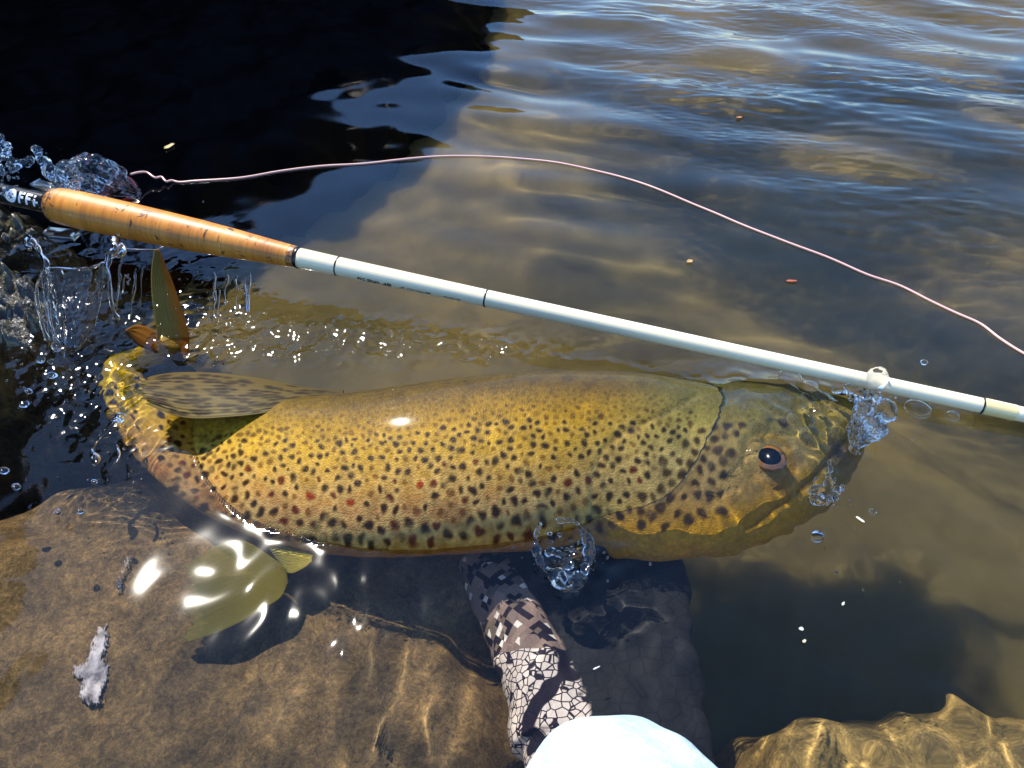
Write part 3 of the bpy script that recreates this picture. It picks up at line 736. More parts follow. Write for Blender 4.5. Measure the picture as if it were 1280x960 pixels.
bar('reel_foot', P(46.0, 231.0, 0.036), P(84.0, 243.0, 0.036), 0.007, 0.004, M_SILVER, rod)
bar('reel_foot', P(60.0, 291.0, 0.018), P(94.0, 294.0, 0.018), 0.007, 0.004, M_SILVER, rod)
# white lettering on the seat: round badge and FFi
lb = NT('white_print'); lb.set(Base_Color=(0.82, 0.84, 0.85, 1), Roughness=0.4); M_PRINT = lb.m
def wrap_mesh(name, polys, t_mid, ang, mat, parent):
    """polygons in metres (x along the rod, y round it) wrapped onto the seat"""
    bm = bmesh.new()
    for pl in polys:
        vv = []
        for x, y in pl:
            a = ang + y / rs_; p_ = RA + raxis * (t_mid + x) + (rs_ + 0.00025) * (math.cos(a) * n1 + math.sin(a) * n2); vv.append(bm.verts.new(Vector(p_)))
        bm.faces.new(vv)
    bmesh.ops.recalc_face_normals(bm, faces=bm.faces)
    m_ = bpy.data.meshes.new(name); bm.to_mesh(m_); bm.free(); return obj(name, m_, mat, parent, True)
def rect(x0, x1, y0, y1): return [(x0, y0), (x1, y0), (x1, y1), (x0, y1)]
va = (CP - RA); va /= np.linalg.norm(va); ang0 = math.atan2(va @ n2, va @ n1)
# y grows with the angle; find which way is up in the picture
sgn = 1.0 if proj(RA + rs_ * (math.cos(ang0 + .3) * n1 + math.sin(ang0 + .3) * n2))[1] < proj(RA + rs_ * (math.cos(ang0) * n1 + math.sin(ang0) * n2))[1] else -1.0
def glyph(name, rects, x0):
    pl = []
    for xa_, xb_, ya_, yb_ in rects:
        k_ = max(1, int(round((yb_ - ya_) / .0009)))
        for i_ in range(k_): pl.append([(x0 + x, sgn * y) for x, y in rect(xa_, xb_, ya_ + (yb_ - ya_) * i_ / k_, ya_ + (yb_ - ya_) * (i_ + 1) / k_)])
    return wrap_mesh(name, pl, tb - 0.036, ang0, M_PRINT, rod)
hgt = 0.0092
Fs = [(0, .0019, -hgt / 2, hgt / 2), (.0019, .0055, hgt / 2 - .002, hgt / 2), (.0019, .0047, -.0008, .0012)]
glyph('letter', Fs, 0.0115); glyph('letter', Fs, 0.0182)
glyph('letter', [(0, .0019, -hgt / 2, .0010), (0, .0019, .0022, .0042), (.0022, .0044, -.0022, -.0006)], 0.0252)
bd = []
for i_ in range(14):
    y0_, y1_ = -.0056 + .0008 * i_, -.0056 + .0008 * (i_ + 1); w0_, w1_ = (.0052 * math.sqrt(max(0.001, 1 - (y_ / .0056) ** 2)) for y_ in (y0_, y1_))
    bd.append([(.0045 - w0_, sgn * y0_), (.0045 + w0_, sgn * y0_), (.0045 + w1_, sgn * y1_), (.0045 - w1_, sgn * y1_)])
badge = wrap_mesh('badge', bd, tb - 0.036, ang0, M_PRINT, rod)
for dx_, dy_ in ((0.003, .0012), (.0062, .0013), (.0058, -.0014)):
    o_ = wrap_mesh('badge_mark', [[(dx_ + .0007 * math.cos(a), sgn * (dy_ + .0007 * math.sin(a))) for a in np.linspace(0, 6.28, 10, endpoint=False)]], tb - 0.036, ang0, M_BLACK, badge)
    for vtx in o_.data.vertices: vtx.co += Vector(va * 0.0002)
# tiny worn print along the lower side of the blank
wr = np.random.default_rng(12)
def blank_print(x0, x1, hh, n_, dens):
    polys = []
    ta, tz = rod_at(x0), rod_at(x1); r_ = float(np.interp(ta, bt, br)) + 0.00015
    bm = bmesh.new(); w_ = (tz - ta) / n_
    for k in range(n_):
        for (fx0, fx1, fy0, fy1) in [(.08, .28, 0, 1), (.08, .85, 0, .2), (.08, .85, .8, 1), (.65, .85, 0, 1), (.2, .7, .4, .6)]:
            if wr.uniform() > dens: continue
            vv = []
            for fx_, fy_ in ((fx0, fy0), (fx1, fy0), (fx1, fy1), (fx0, fy1)):
                a_ = ang0 - sgn * (0.92 - (fy_ - .5) * hh / r_); tt_ = ta + (k + fx_) * w_
                vv.append(bm.verts.new(Vector(RA + raxis * tt_ + r_ * (math.cos(a_) * n1 + math.sin(a_) * n2))))
            bm.faces.new(vv)
    m_ = bpy.data.meshes.new('print'); bm.to_mesh(m_); bm.free(); obj('print', m_, M_BLACK, rod, True)
blank_print(451, 494, 0.0030, 7, .8); blank_print(503, 543, 0.0020, 10, .55); blank_print(556, 579, 0.0014, 8, .6)
# reel: dark red spool half under the splash
rc = P(150.0, 242.0, -0.001); rad = np.array([0, 0, 1.0]); 
def torus_disc(name, c, ax, r_out, r_in, w, mat, parent):
    ax = np.array(ax, float); ax /= np.linalg.norm(ax); p_ = np.cross(ax, [0, 0, 1]); p_ /= np.linalg.norm(p_); q_ = np.cross(ax, p_)
    prof = [(r_in, -w / 2), (r_out - .001, -w / 2), (r_out, -w / 2 + .001), (r_out, w / 2 - .001), (r_out - .001, w / 2), (r_in, w / 2), (r_in, -w / 2)]
    a = np.linspace(0, 2 * math.pi, 64, endpoint=False)
    vv = np.concatenate([c + ax * h_ + r_ * (np.cos(a)[:, None] * p_ + np.sin(a)[:, None] * q_) for r_, h_ in prof])
    return obj(name, mesh_np(name, vv, grid_faces(len(prof), 64, True)), mat, parent, True)
M_MAROON = simple('maroon_anodised', (0.10, 0.012, 0.016), 0.3, Metallic=0.3, Coat_Weight=0.7)
torus_disc('reel_rim', rc, n1 * 0.55 + np.array([0, 0, .55]) + raxis * .1, 0.017, 0.009, 0.008, M_MAROON, rod)

# ------------------------------------------------------------------ fly line
LP = [(168, 231), (176, 226), (186, 223), (196, 227), (203, 224), (208, 228), (214, 225), (224, 226), (240, 225), (300, 221), (345, 213), (400, 206), (450, 203), (500, 198), (545, 194), (590, 193), (640, 194), (690, 199), (740, 209), (790, 223), (840, 242), (890, 262), (940, 283), (990, 302), (1040, 320), (1085, 338), (1125, 351), (1165, 371), (1200, 388), (1228, 402), (1250, 420), (1285, 444), (1340, 470), (1450, 520)]
lp = np.array(LP, float); ls = np.concatenate([[0], np.cumsum(np.hypot(*np.diff(lp, axis=0).T))])
lq = spline(np.linspace(0, ls[-1], 700), ls, lp)
lw = P(lq[:, 0], lq[:, 1], np.full(700, 0.001))
lw[:, 2] = [water_z(p) + 0.0006 for p in lw]; lw[:, 2] = np.convolve(np.pad(lw[:, 2], 6, 'edge'), np.ones(13) / 13, 'valid')
lw[:30, 2] += np.linspace(0.012, 0, 30)
def tube(name, pts, rad, mat, parent=None, na=10, recv=True):
    pts = np.asarray(pts); tg = np.gradient(pts, axis=0); tg /= np.linalg.norm(tg, axis=1)[:, None]
    s = np.cross(tg, [0, 0, 1.0]); s /= np.linalg.norm(s, axis=1)[:, None]; u = np.cross(s, tg); a = np.linspace(0, 2 * math.pi, na, endpoint=False)
    rad = np.broadcast_to(rad, (len(pts),))
    vv = pts[:, None] + rad[:, None, None] * (np.cos(a)[None, :, None] * s[:, None] + np.sin(a)[None, :, None] * u[:, None])
    return obj(name, mesh_np(name, vv.reshape(-1, 3), grid_faces(len(pts), na, True)), mat, parent, recv)
fl = tube('fly_line', lw, 0.00098, simple('pink_line', (0.80, 0.47, 0.40), 0.35, Coat_Weight=0.5))
tag(fl, 'pale pink fly line curving across the water from reel to right edge', 'fishing line')

# ------------------------------------------------------------------ the angler's gloved hand and sleeve
person = empty('person', P(770.0, 960.0, 0.0))
tag(person, 'person\'s gloved hand with white sleeve supporting the trout from below', 'person')
def ribbon(Lp, Rp, zz, thick, n=60, na=36):
    Lp, Rp = np.array(Lp, float), np.array(Rp, float); k = np.arange(len(Lp)); t = np.linspace(0, len(Lp) - 1, n)
    l_, r_ = spline(t, k, Lp), spline(t, k, Rp); z_ = spline(t, k, zz)[:, 0]; th_ = spline(t, k, thick)[:, 0]
    A, B = PW(l_[:, 0], l_[:, 1], z_), PW(r_[:, 0], r_[:, 1], z_)
    a = np.linspace(0, 2 * math.pi, na, endpoint=False); c = (A + B) / 2; h_ = (A - B) / 2
    tg = np.gradient(c, axis=0); up = np.cross(h_, tg); up /= np.linalg.norm(up, axis=1)[:, None]
    up *= np.sign(up[:, 2:3])
    cx = np.sign(np.cos(a)) * np.abs(np.cos(a)) ** .7; sx = np.sign(np.sin(a)) * np.abs(np.sin(a)) ** .7
    vv = c[:, None] + cx[None, :, None] * h_[:, None] + (th_[:, None] * sx)[..., None] * up[:, None]
    vv = np.concatenate([c[:1], vv.reshape(-1, 3), c[-1:]])
    f = (grid_faces(n, na, True) + 1).tolist()
    f += [(0, 1 + (j + 1) % na, 1 + j, 1 + j) for j in range(na)]; e_ = 1 + (n - 1) * na
    f += [(len(vv) - 1, e_ + j, e_ + (j + 1) % na, e_ + (j + 1) % na) for j in range(na)]
    return vv, f
def chain(pts, n=40, na=18):
    """pts: (px, py, z, radius) seen through the water; closed round-ended finger"""
    pts = np.array(pts, float); t = np.linspace(0, len(pts) - 1, n); q_ = spline(t, np.arange(len(pts)), pts)
    c = PW(q_[:, 0], q_[:, 1], q_[:, 2]); r_ = q_[:, 3] * np.sqrt(np.clip(1 - np.maximum(0, (t - t[-1] + .35) / .36) ** 2, 0, 1))
    tg = np.gradient(c, axis=0); tg /= np.linalg.norm(tg, axis=1)[:, None]
    s = np.cross(tg, [0, 0, 1.0]); s /= np.linalg.norm(s, axis=1)[:, None]; u = np.cross(s, tg); a = np.linspace(0, 2 * math.pi, na, endpoint=False)
    vv = c[:, None] + r_[:, None, None] * (np.cos(a)[None, :, None] * s[:, None] + np.sin(a)[None, :, None] * u[:, None])
    vv = np.concatenate([c[:1], vv.reshape(-1, 3), c[-1:]]); f = (grid_faces(n, na, True) + 1).tolist()
    f += [(0, 1 + (j + 1) % na, 1 + j, 1 + j) for j in range(na)]; e_ = 1 + (n - 1) * na
    f += [(len(vv) - 1, e_ + j, e_ + (j + 1) % na, e_ + (j + 1) % na) for j in range(na)]
    return vv, f
pieces = [ribbon([(660, 1000), (655, 930), (650, 880), (640, 820), (612, 760), (600, 712), (606, 670)], [(900, 1000), (888, 930), (880, 880), (868, 800), (862, 740), (852, 700), (846, 660)],
                 [-0.030, -0.034, -0.040, -0.050, -0.058, -0.064, -0.072], [0.022, 0.022, 0.021, 0.019, 0.017, 0.015, 0.013]),
          chain([(690, 930, -.030, .020), (680, 870, -.034, .0195), (662, 815, -.040, .0195), (638, 765, -.046, .0190), (614, 722, -.050, .0165), (600, 690, -.053, .0140)])]
for k in range(4):
    x0 = 640 + k * 64
    pieces.append(chain([(x0, 730, -.062, .0115), (x0 - 2, 680, -.072, .0112), (x0 - 4, 630, -.078, .0105), (x0 - 4, 585, -.074, .0098), (x0 - 2, 560, -.062, .0088)]))
bm = bmesh.new()
for vv, f in pieces:
    bv = [bm.verts.new(Vector(p_)) for p_ in vv]
    for q_ in f:
        ids = list(dict.fromkeys(q_))
        try: bm.faces.new([bv[k] for k in ids])
        except ValueError: pass
bmesh.ops.recalc_face_normals(bm, faces=bm.faces)
hm = bpy.data.meshes.new('hand'); bm.to_mesh(hm); bm.free()
tmp = bpy.data.objects.new('tmp_hand', hm); COL.objects.link(tmp)
r_ = tmp.modifiers.new('r', 'REMESH'); r_.mode = 'VOXEL'; r_.voxel_size = 0.0016
s_ = tmp.modifiers.new('s', 'SMOOTH'); s_.iterations = 6; s_.factor = 0.5
dg_ = bpy.context.evaluated_depsgraph_get(); hm2 = bpy.data.meshes.new_from_object(tmp.evaluated_get(dg_))
bpy.data.objects.remove(tmp); hm2.name = 'glove'
hv = np.empty(len(hm2.vertices) * 3, np.float32); hm2.vertices.foreach_get('co', hv); hv = hv.reshape(-1, 3).astype(float)
nv = np.empty(len(hm2.vertices) * 3, np.float32); hm2.vertex_normals.foreach_get('vector', nv); nv = nv.reshape(-1, 3)
# wrinkles of the cloth
wr_ = sum(np.sin(hv @ np.array(k_) + p_) for k_, p_ in (((260, 190, 60), 1), ((-190, 330, 40), 2.2), ((420, 120, -80), 0.4)))
hv += nv * (0.00045 * wr_)[:, None]
hm2.vertices.foreach_set('co', hv.astype(np.float32).ravel())
axT = PW(np.array([700., 690, 670, 640, 612, 600]), np.array([930., 880, 815, 765, 715, 690]), np.array([-.03, -.034, -.04, -.046, -.05, -.053]))
# printed side: everything left of the seam (seam given as seen through the water, at the cloth's height)
seam = PW(np.array([748., 742, 735, 722, 700, 672, 648, 628, 610]), np.array([1000., 930, 885, 845, 800, 755, 720, 695, 660]), np.array([-.014, -.016, -.018, -.022, -.028, -.034, -.04, -.046, -.055]))
sx_ = np.interp(hv[:, 1], seam[:, 1], seam[:, 0])
printed = sm(0.0006, -0.0006, hv[:, 0] - sx_)
vfloat(hm2, printed, 'printed')
along = hv[:, 1]; ylo, yhi = axT[0, 1], axT[-1, 1]
vfloat(hm2, sm(yhi * .38 + ylo * .62 + .008, yhi * .30 + ylo * .70, along), 'scaly')
vvec(hm2, np.stack([hv[:, 0] * 1.0 + hv[:, 2] * 0.5, hv[:, 1], hv[:, 2] * 0.5], -1), 'st')
hm2.polygons.foreach_set('use_smooth', np.full(len(hm2.polygons), True)); hm2.materials.clear()
obj('glove', hm2, mat_glove(), person, True)
# sleeve: soft wet cuff just above the water
def sleeve():
    a0 = P(782.0, 1330.0, 0.085); a1 = P(778.0, 958.0, 0.006); n_, na = 70, 90
    t = np.linspace(0, 1, n_); c = a0[None] * (1 - t[:, None]) + a1[None] * t[:, None]
    ax = (a1 - a0) / np.linalg.norm(a1 - a0); s = np.cross(ax, [0, 0, 1.0]); s /= np.linalg.norm(s); u = np.cross(s, ax); a = np.linspace(0, 2 * math.pi, na, endpoint=False)
    r_ = 0.0445 - 0.003 * t; r_ = r_ * np.sqrt(np.clip(1 - np.maximum(0, (t - .62) / .385) ** 2.2, 0.02, 1))
    wob = 1 + 0.035 * np.sin(3 * a[None] + 9 * t[:, None]) + 0.022 * np.sin(5 * a[None] - 14 * t[:, None] + 1) + 0.012 * np.sin(9 * a[None] + 30 * t[:, None])
    vv = c[:, None] + (r_[:, None] * wob)[..., None] * (np.cos(a)[None, :, None] * s + np.sin(a)[None, :, None] * u)
    return mesh_np('sleeve', vv.reshape(-1, 3), grid_faces(n_, na, True))
ms = NT('white_wet_cloth'); nn = ms.noise(60, 4, 0.6)
ms.set(Base_Color=ms.ramp(nn, [(0.3, (0.34, 0.47, 0.53)), (0.7, (0.52, 0.62, 0.66))]), Roughness=0.7, Specular_IOR_Level=0.2)
ms.bump(ms.math('ADD', nn, ms.math('MULTIPLY', ms.noise(900, 2, .5), .15)), 0.5, 0.006)
obj('sleeve', sleeve(), ms.m, person, True)

# ------------------------------------------------------------------ splashes
def splash(name, label, balls, res=0.0008, cat='splash'):
    mb = bpy.data.metaballs.new(name); mb.resolution = res * 50; mb.render_resolution = res * 50; mb.threshold = 0.32
    for (px, py, z, r) in balls:
        e_ = mb.elements.new(); e_.co = Vector(P(np.float64(px), np.float64(py), z)) * 50; e_.radius = r * 1.75 * 50
    o = bpy.data.objects.new(name + '_tmp', mb); COL.objects.link(o)
    dg_ = bpy.context.evaluated_depsgraph_get(); dg_.update()
    m_ = bpy.data.meshes.new_from_object(o.evaluated_get(dg_)); bpy.data.objects.remove(o); m_.name = name; m_.transform(Matrix.Scale(0.02, 4))
    co_ = np.empty(len(m_.vertices) * 3, np.float32); m_.vertices.foreach_get('co', co_); co_ = co_.reshape(-1, 3).astype(float)
    no_ = np.empty(len(m_.vertices) * 3, np.float32); m_.vertex_normals.foreach_get('vector', no_); no_ = no_.reshape(-1, 3)
    gg = np.random.default_rng(len(co_)); dd = np.zeros(len(co_))
    for lam, am in ((.012, .0008), (.008, .0005), (.0045, .00022)):
        for _ in range(3):
            k_ = gg.normal(size=3); k_ *= 6.283 / lam / np.linalg.norm(k_); dd += am * .6 * np.sin(co_ @ k_ + gg.uniform(0, 6.28))
    co_ += no_ * np.clip(dd, -.0012, .002)[:, None]
    m_.vertices.foreach_set('co', co_.astype(np.float32).ravel()); m_.update()
    m_.polygons.foreach_set('use_smooth', np.full(len(m_.polygons), True)); m_.materials.clear()
    return tag(obj(name, m_, M_SPLASH, None, False), label, cat)
def strand(pts, n, jit=0.0, seed=0):
    g = np.random.default_rng(seed); pts = np.array(pts, float); t = np.linspace(0, len(pts) - 1, n); q_ = spline(t, np.arange(len(pts)), pts)
    q_[:, :2] += g.normal(0, jit, (n, 2)); q_[:, 3] = np.maximum(q_[:, 3] * g.uniform(.75, 1.25, n), 0.0006); return [tuple(x) for x in q_]
def cloud(poly_c, rx, ry, z0, z1, r0, r1, n, seed):
    g = np.random.default_rng(seed); out = []
    for _ in range(n):
        a, k = g.uniform(0, 6.28), math.sqrt(g.uniform()); out.append((poly_c[0] + rx * k * math.cos(a), poly_c[1] + ry * k * math.sin(a), g.uniform(z0, z1), g.uniform(r0, r1)))
    return out
def ropes(name, label, strands, cat='splash', seed=0, wob=1.0):
    """strands: picture polylines (px, py, height, radius), each a smooth thread of water of uneven thickness"""
    g = np.random.default_rng(seed + 500); V_, F_ = [], []; off = 0; na = 10
    for pts in strands:
        pts = np.array(pts, float); k = len(pts); n = int(max(24, 2.2 * np.sum(np.hypot(*np.diff(pts[:, :2], axis=0).T))))
        t = np.linspace(0, k - 1, n); q_ = spline(t, np.arange(k), pts)
        ph = g.uniform(0, 6.28, 4); u = np.linspace(0, 1, n)
        q_[:, 0] += wob * (np.sin(u * n * .06 + ph[0]) * .9 + np.sin(u * n * .13 + ph[1]) * .35); q_[:, 1] += wob * np.sin(u * n * .09 + ph[2]) * .5
        r_ = np.maximum(q_[:, 3], .0002) * (1 + .24 * np.sin(u * n * .07 + ph[3]) + .12 * np.sin(u * n * .19 + ph[1]))
        r_ *= np.sqrt(np.clip(1 - np.maximum(0, np.abs(2 * u - 1) - .9) ** 2 / .0101, .0004, 1))
        c = P(q_[:, 0], q_[:, 1], q_[:, 2]); tg = np.gradient(c, axis=0); tg /= np.linalg.norm(tg, axis=1)[:, None] + 1e-12
        s_ = np.cross(tg, [.3, .9, .2]); s_ /= np.linalg.norm(s_, axis=1)[:, None] + 1e-12; w_ = np.cross(s_, tg); a_ = np.linspace(0, 6.2832, na, endpoint=False)
        fl = 1 + .5 * np.sin(u * 9 + ph[0])                                   # ropes flatten and swell as they twist
        vv = c[:, None] + r_[:, None, None] * (np.cos(a_)[None, :, None] * s_[:, None] * fl[:, None, None] + np.sin(a_)[None, :, None] * w_[:, None])
        V_.append(vv.reshape(-1, 3)); F_.append(grid_faces(n, na, True) + off); off += n * na
    return tag(obj(name, mesh_np(name, np.concatenate(V_), np.concatenate(F_)), M_SPLASH), label, cat)
splash('reel_splash', 'clear dome of splashing water thrown up over the reel',
       strand([(44, 184, .060, .0022), (50, 196, .058, .0026), (60, 210, .056, .0034), (72, 224, .05, .0046)], 16, 1.2, 1)
       + strand([(80, 214, .045, .0055), (100, 207, .042, .0065), (120, 209, .04, .0065), (140, 219, .034, .0055), (158, 232, .026, .004), (172, 240, .020, .0025)], 22, 1.5, 2)
       + cloud((95, 224), 22, 10, .030, .040, .0035, .006, 14, 3) + cloud((128, 230), 28, 8, .022, .030, .0035, .005, 12, 4) + cloud((84, 222), 22, 16, .04, .05, .0008, .002, 30, 25))
splash('crown_splash', 'spray of broken water at the far left edge above the reel seat',
       cloud((4, 200), 10, 20, .04, .06, .0018, .0036, 16, 5) + strand([(14, 214, .05, .0018), (26, 205, .05, .0016), (40, 201, .05, .0026)], 12, .6, 6) + strand([(0, 172, .06, .002), (12, 190, .055, .0024)], 8, 1, 7) + cloud((10, 225), 16, 22, .04, .06, .0005, .0012, 24, 26))['kind'] = 'stuff'
g7 = np.random.default_rng(7)
ropes('hanging_splash', 'thin rope of water rising above the wet rocks on the left',
      [[(32, 294, .052, .0013), (40, 300, .051, .0019), (50, 314, .047, .0021), (57, 333, .042, .0026), (49, 350, .034, .0016), (45, 372, .026, .0014), (52, 400, .014, .0015), (60, 428, .002, .002)],
       [(34, 296, .053, .0009), (31, 305, .051, .0011), (38, 312, .049, .0012)], [(56, 334, .042, .0013), (63, 352, .034, .001), (60, 380, .022, .0009), (66, 410, .01, .0011), (72, 434, .0, .0016)],
       [(56, 335, .041, .0012), (85, 336, .039, .0009), (110, 335, .039, .0008), (132, 328, .041, .0012)]], seed=1)
ropes('dripping_splash', 'twisted trickle of water hanging under the cork grip',
      [[(142, 298, .034, .0032), (144, 312, .032, .0028), (137, 322, .030, .0022), (134, 338, .026, .0018), (138, 362, .018, .0015), (140, 384, .010, .0017), (146, 402, .0, .0028)],
       [(150, 306, .034, .0022), (156, 314, .032, .0018), (148, 320, .031, .0012), (138, 324, .030, .001)], [(140, 310, .033, .0012), (132, 326, .029, .0010), (136, 345, .024, .0009), (132, 356, .02, .0007)],
       [(152, 310, .033, .0012), (172, 313, .029, .0008), (192, 312, .028, .0007), (206, 309, .028, .0010)]], seed=2)
splash('nose_splash', 'burst of clear water in front of the trout\'s nose',
       strand([(1046, 490, .010, .0018), (1060, 488, .013, .0026), (1076, 497, .014, .0030), (1084, 512, .013, .003)], 16, 1.2, 15) + strand([(1076, 515, .012, .003), (1088, 526, .013, .0036), (1096, 536, .014, .0034), (1108, 540, .013, .0018)], 14, .8, 13)
       + strand([(1092, 520, .014, .0028), (1102, 512, .018, .0030), (1111, 513, .021, .0056)], 10, .4, 14) + strand([(1096, 541, .013, .002), (1082, 553, .009, .0016), (1066, 563, .004, .0018)], 16, .8, 16) + cloud((1078, 505), 20, 20, .006, .018, .0006, .0014, 40, 27) + cloud((1072, 540), 10, 18, .003, .010, .0006, .0016, 24, 28))
splash('jaw_splash', 'small lump of bubbling water under the trout\'s jaw', cloud((1030, 618), 16, 10, .002, .007, .0018, .0034, 14, 17) + cloud((1032, 612), 24, 18, .002, .010, .0006, .0013, 40, 29) + strand([(1036, 577, .01, .0009), (1038, 592, .008, .0012), (1034, 606, .008, .0018)], 12, .5, 18))
splash('belly_splash', 'round bubble of splashing water below the gill at the glove',
       strand([(674, 656, .012, .0014), (669, 675, .012, .0013), (671, 692, .012, .0014), (681, 708, .011, .0016), (694, 720, .010, .0020), (712, 728, .009, .0032), (726, 724, .008, .0024)], 70, .3, 19)
       + cloud((712, 720), 14, 5, .004, .008, .0012, .0024, 9, 20) + cloud((703, 686), 24, 26, .008, .012, .0005, .0011, 14, 21) + strand([(690, 690, .011, .0014), (702, 694, .011, .0018), (708, 706, .010, .002)], 12, .8, 22) + strand([(700, 650, .014, .001), (718, 652, .013, .0012), (730, 668, .012, .0014), (736, 690, .010, .0018), (728, 714, .008, .0018)], 40, .5, 30))
ropes('tail_splash', 'thin streak of water flicked off the trout\'s tail bend',
      [[(154, 518, .012, .0030), (146, 528, .012, .0032), (134, 538, .012, .0018), (124, 550, .011, .0017), (114, 562, .010, .0011), (120, 574, .010, .0019), (119, 582, .01, .001)], [(146, 556, .01, .0006), (148, 570, .01, .0008), (143, 580, .01, .0006)]], seed=4)
splash('rod_droplet', 'upright clear droplet clinging to the white rod near the nose', strand([(1095, 466, .020, .0034), (1096, 476, .018, .0036), (1093, 488, .014, .0024), (1091, 496, .012, .0028)], 20, .4, 24), cat='water drop')
def film(parent, top, bot, zt, zb, seed, bulge=.004):
    n_, k_ = 60, 50; tq = np.linspace(0, len(top) - 1, n_); a = spline(tq, np.arange(len(top)), np.array(top, float)); b = spline(tq, np.arange(len(bot)), np.array(bot, float))
    V = np.linspace(0, 1, k_)[:, None]; px = a[None, :, 0] * (1 - V) + b[None, :, 0] * V; py = a[None, :, 1] * (1 - V) + b[None, :, 1] * V
    z = zt * (1 - V) + zb * V + bulge * np.sin(V * 3.14) * np.sin(np.linspace(0, 3.14, n_))[None] + grf((k_, n_), 1, 14, seed) * .0005 + grf((k_, n_), 1, 6, seed + 1) * .00012
    o = obj('film', mesh_np('film', P(px, py, z).reshape(-1, 3), grid_faces(k_, n_)), M_SPLASH, parent)
    md = o.modifiers.new('film', 'SOLIDIFY'); md.thickness = 0.0007; md.offset = 0
film(bpy.data.objects['nose_splash'], [(1070, 494), (1084, 505), (1098, 522), (1104, 538)], [(1060, 540), (1062, 552), (1066, 560), (1078, 554)], .013, .006, 3)
film(bpy.data.objects['reel_splash'], [(72, 222), (95, 201), (125, 203), (172, 238)], [(78, 236), (100, 240), (125, 244), (170, 246)], .046, .02, 7, .006)
# curtains of water falling from the grip
def curtain(name, label, top, bot, ztop, zbot, seed, thick=0.0010, amp=0.0013):
    n_, k_ = 150, 110
    tq = np.linspace(0, len(top) - 1, n_); a = spline(tq, np.arange(len(top)), np.array(top, float)); b = spline(tq, np.arange(len(bot)), np.array(bot, float))
    V = np.linspace(0, 1, k_)[:, None]; px = a[None, :, 0] * (1 - V) + b[None, :, 0] * V; py = a[None, :, 1] * (1 - V) + b[None, :, 1] * V
    z = ztop * (1 - V) + zbot * V + 0 * px
    p = P(px, py, z); nz = grf((k_, n_), 1.0, 34, seed, ang=math.pi / 2, stretch=3.0) * amp + grf((k_, n_), 1.0, 12, seed + 1, ang=math.pi / 2, stretch=2) * amp * .16 + grf((k_, n_), 1.0, 16, seed + 3) * amp * .22
    p[..., 1] += nz; p[..., 2] += 0.5 * nz
    o = obj(name, mesh_np(name, p.reshape(-1, 3), grid_faces(k_, n_)), M_SPLASH)
    md = o.modifiers.new('film', 'SOLIDIFY'); md.thickness = thick; md.offset = 0
    return tag(o, label, 'splash')
curtain('water_curtain', 'transparent curtain of water between the trickle and the left rope', [(52, 338), (75, 338), (105, 336), (136, 330)], [(64, 438), (80, 446), (96, 444), (116, 418)], .042, -.004, 80, amp=0.001)
def drips(name, label, x0, x1, y0, y1, z0, n, seed):
    g = np.random.default_rng(seed); b_ = []
    for k in range(n):
        x = g.uniform(x0, x1); f0 = g.uniform(0, .5); f1 = g.uniform(f0 + .15, 1.0); r_ = g.uniform(.0003, .0009); dx_ = g.normal(-6, 3)
        b_.append([(x + dx_ * f + g.normal(0, .8), y0 + (y1 - y0) * f + .05 * (x - x0), z0 * (1 - f), r_ * g.uniform(.6, 1.3)) for f in np.linspace(f0, f1, 5)])
    return ropes(name, label, b_, seed=seed, wob=.5)
drips('drip_strands', 'glittering strands of water dripping off the thin end of the grip', 266, 318, 334, 410, .020, 12, 31)
drips('drip_strands', 'strands of water dripping between the trickle and the tail fin', 146, 192, 318, 398, .030, 8, 32)

# ------------------------------------------------------------------ drops and bubbles
def ico(r, sub=2):
    bm = bmesh.new(); bmesh.ops.create_icosphere(bm, subdivisions=sub, radius=r); return bm
def drop(px, py, z, rpx, label, name='water_drop', group='water drops in the air', sq=(1, 1, 1)):
    p = P(np.float64(px), np.float64(py), z); r_ = rpx * float((p - CP) @ CF) / FPX
    bm = ico(r_, 3)
    for vtx in bm.verts:
        c_ = vtx.co; k = 1 + 0.10 * math.sin(3 * c_.x / r_ + px) + 0.08 * math.sin(4 * c_.z / r_ + py); vtx.co = Vector((c_.x * sq[0] * k, c_.y * sq[1] * k, c_.z * sq[2] * k))
    m_ = bpy.data.meshes.new(name); bm.to_mesh(m_); bm.free()
    for f_ in m_.polygons: f_.use_smooth = True
    o = obj(name, m_, M_SPLASH); o.location = Vector(p); return tag(o, label, 'water drop', group)
drop(71, 433, .016, 6.5, 'largest clear drop at the foot of the left water curtain')
drop(50, 449, .014, 5, 'clear drop left of and below the largest curtain drop')
drop(63, 452, .014, 3.5, 'small clear drop between the two larger curtain drops')
drop(66, 469, .014, 5, 'clear oblong drop over dark water left of the tail', sq=(1.3, .8, .8))
drop(36, 489, .013, 4, 'small drop above the drop pair at the dark left water')
drop(30, 505, .013, 5, 'clear drop over the darkest water at the left')
drop(5, 588, .010, 5, 'drop touching the left edge over dark water')
drop(20, 608, .010, 5, 'lowest clear drop at the left above the slab', sq=(1.2, .8, .8))
drop(100, 638, .008, 4, 'bright drop over the slab below the tail streak')
drop(73, 640, .008, 4, 'drop left of the bright one over the slab')
drop(118, 602, .010, 3.5, 'small drop under the tail streak')
drop(1022, 671, .004, 7.5, 'round drop floating below the trout\'s jaw')
drop(1091, 640, .004, 4.5, 'small dark-rimmed drop right of the jaw')
drop(1155, 453, .006, 4, 'tiny white drop above the rod near its dark band')
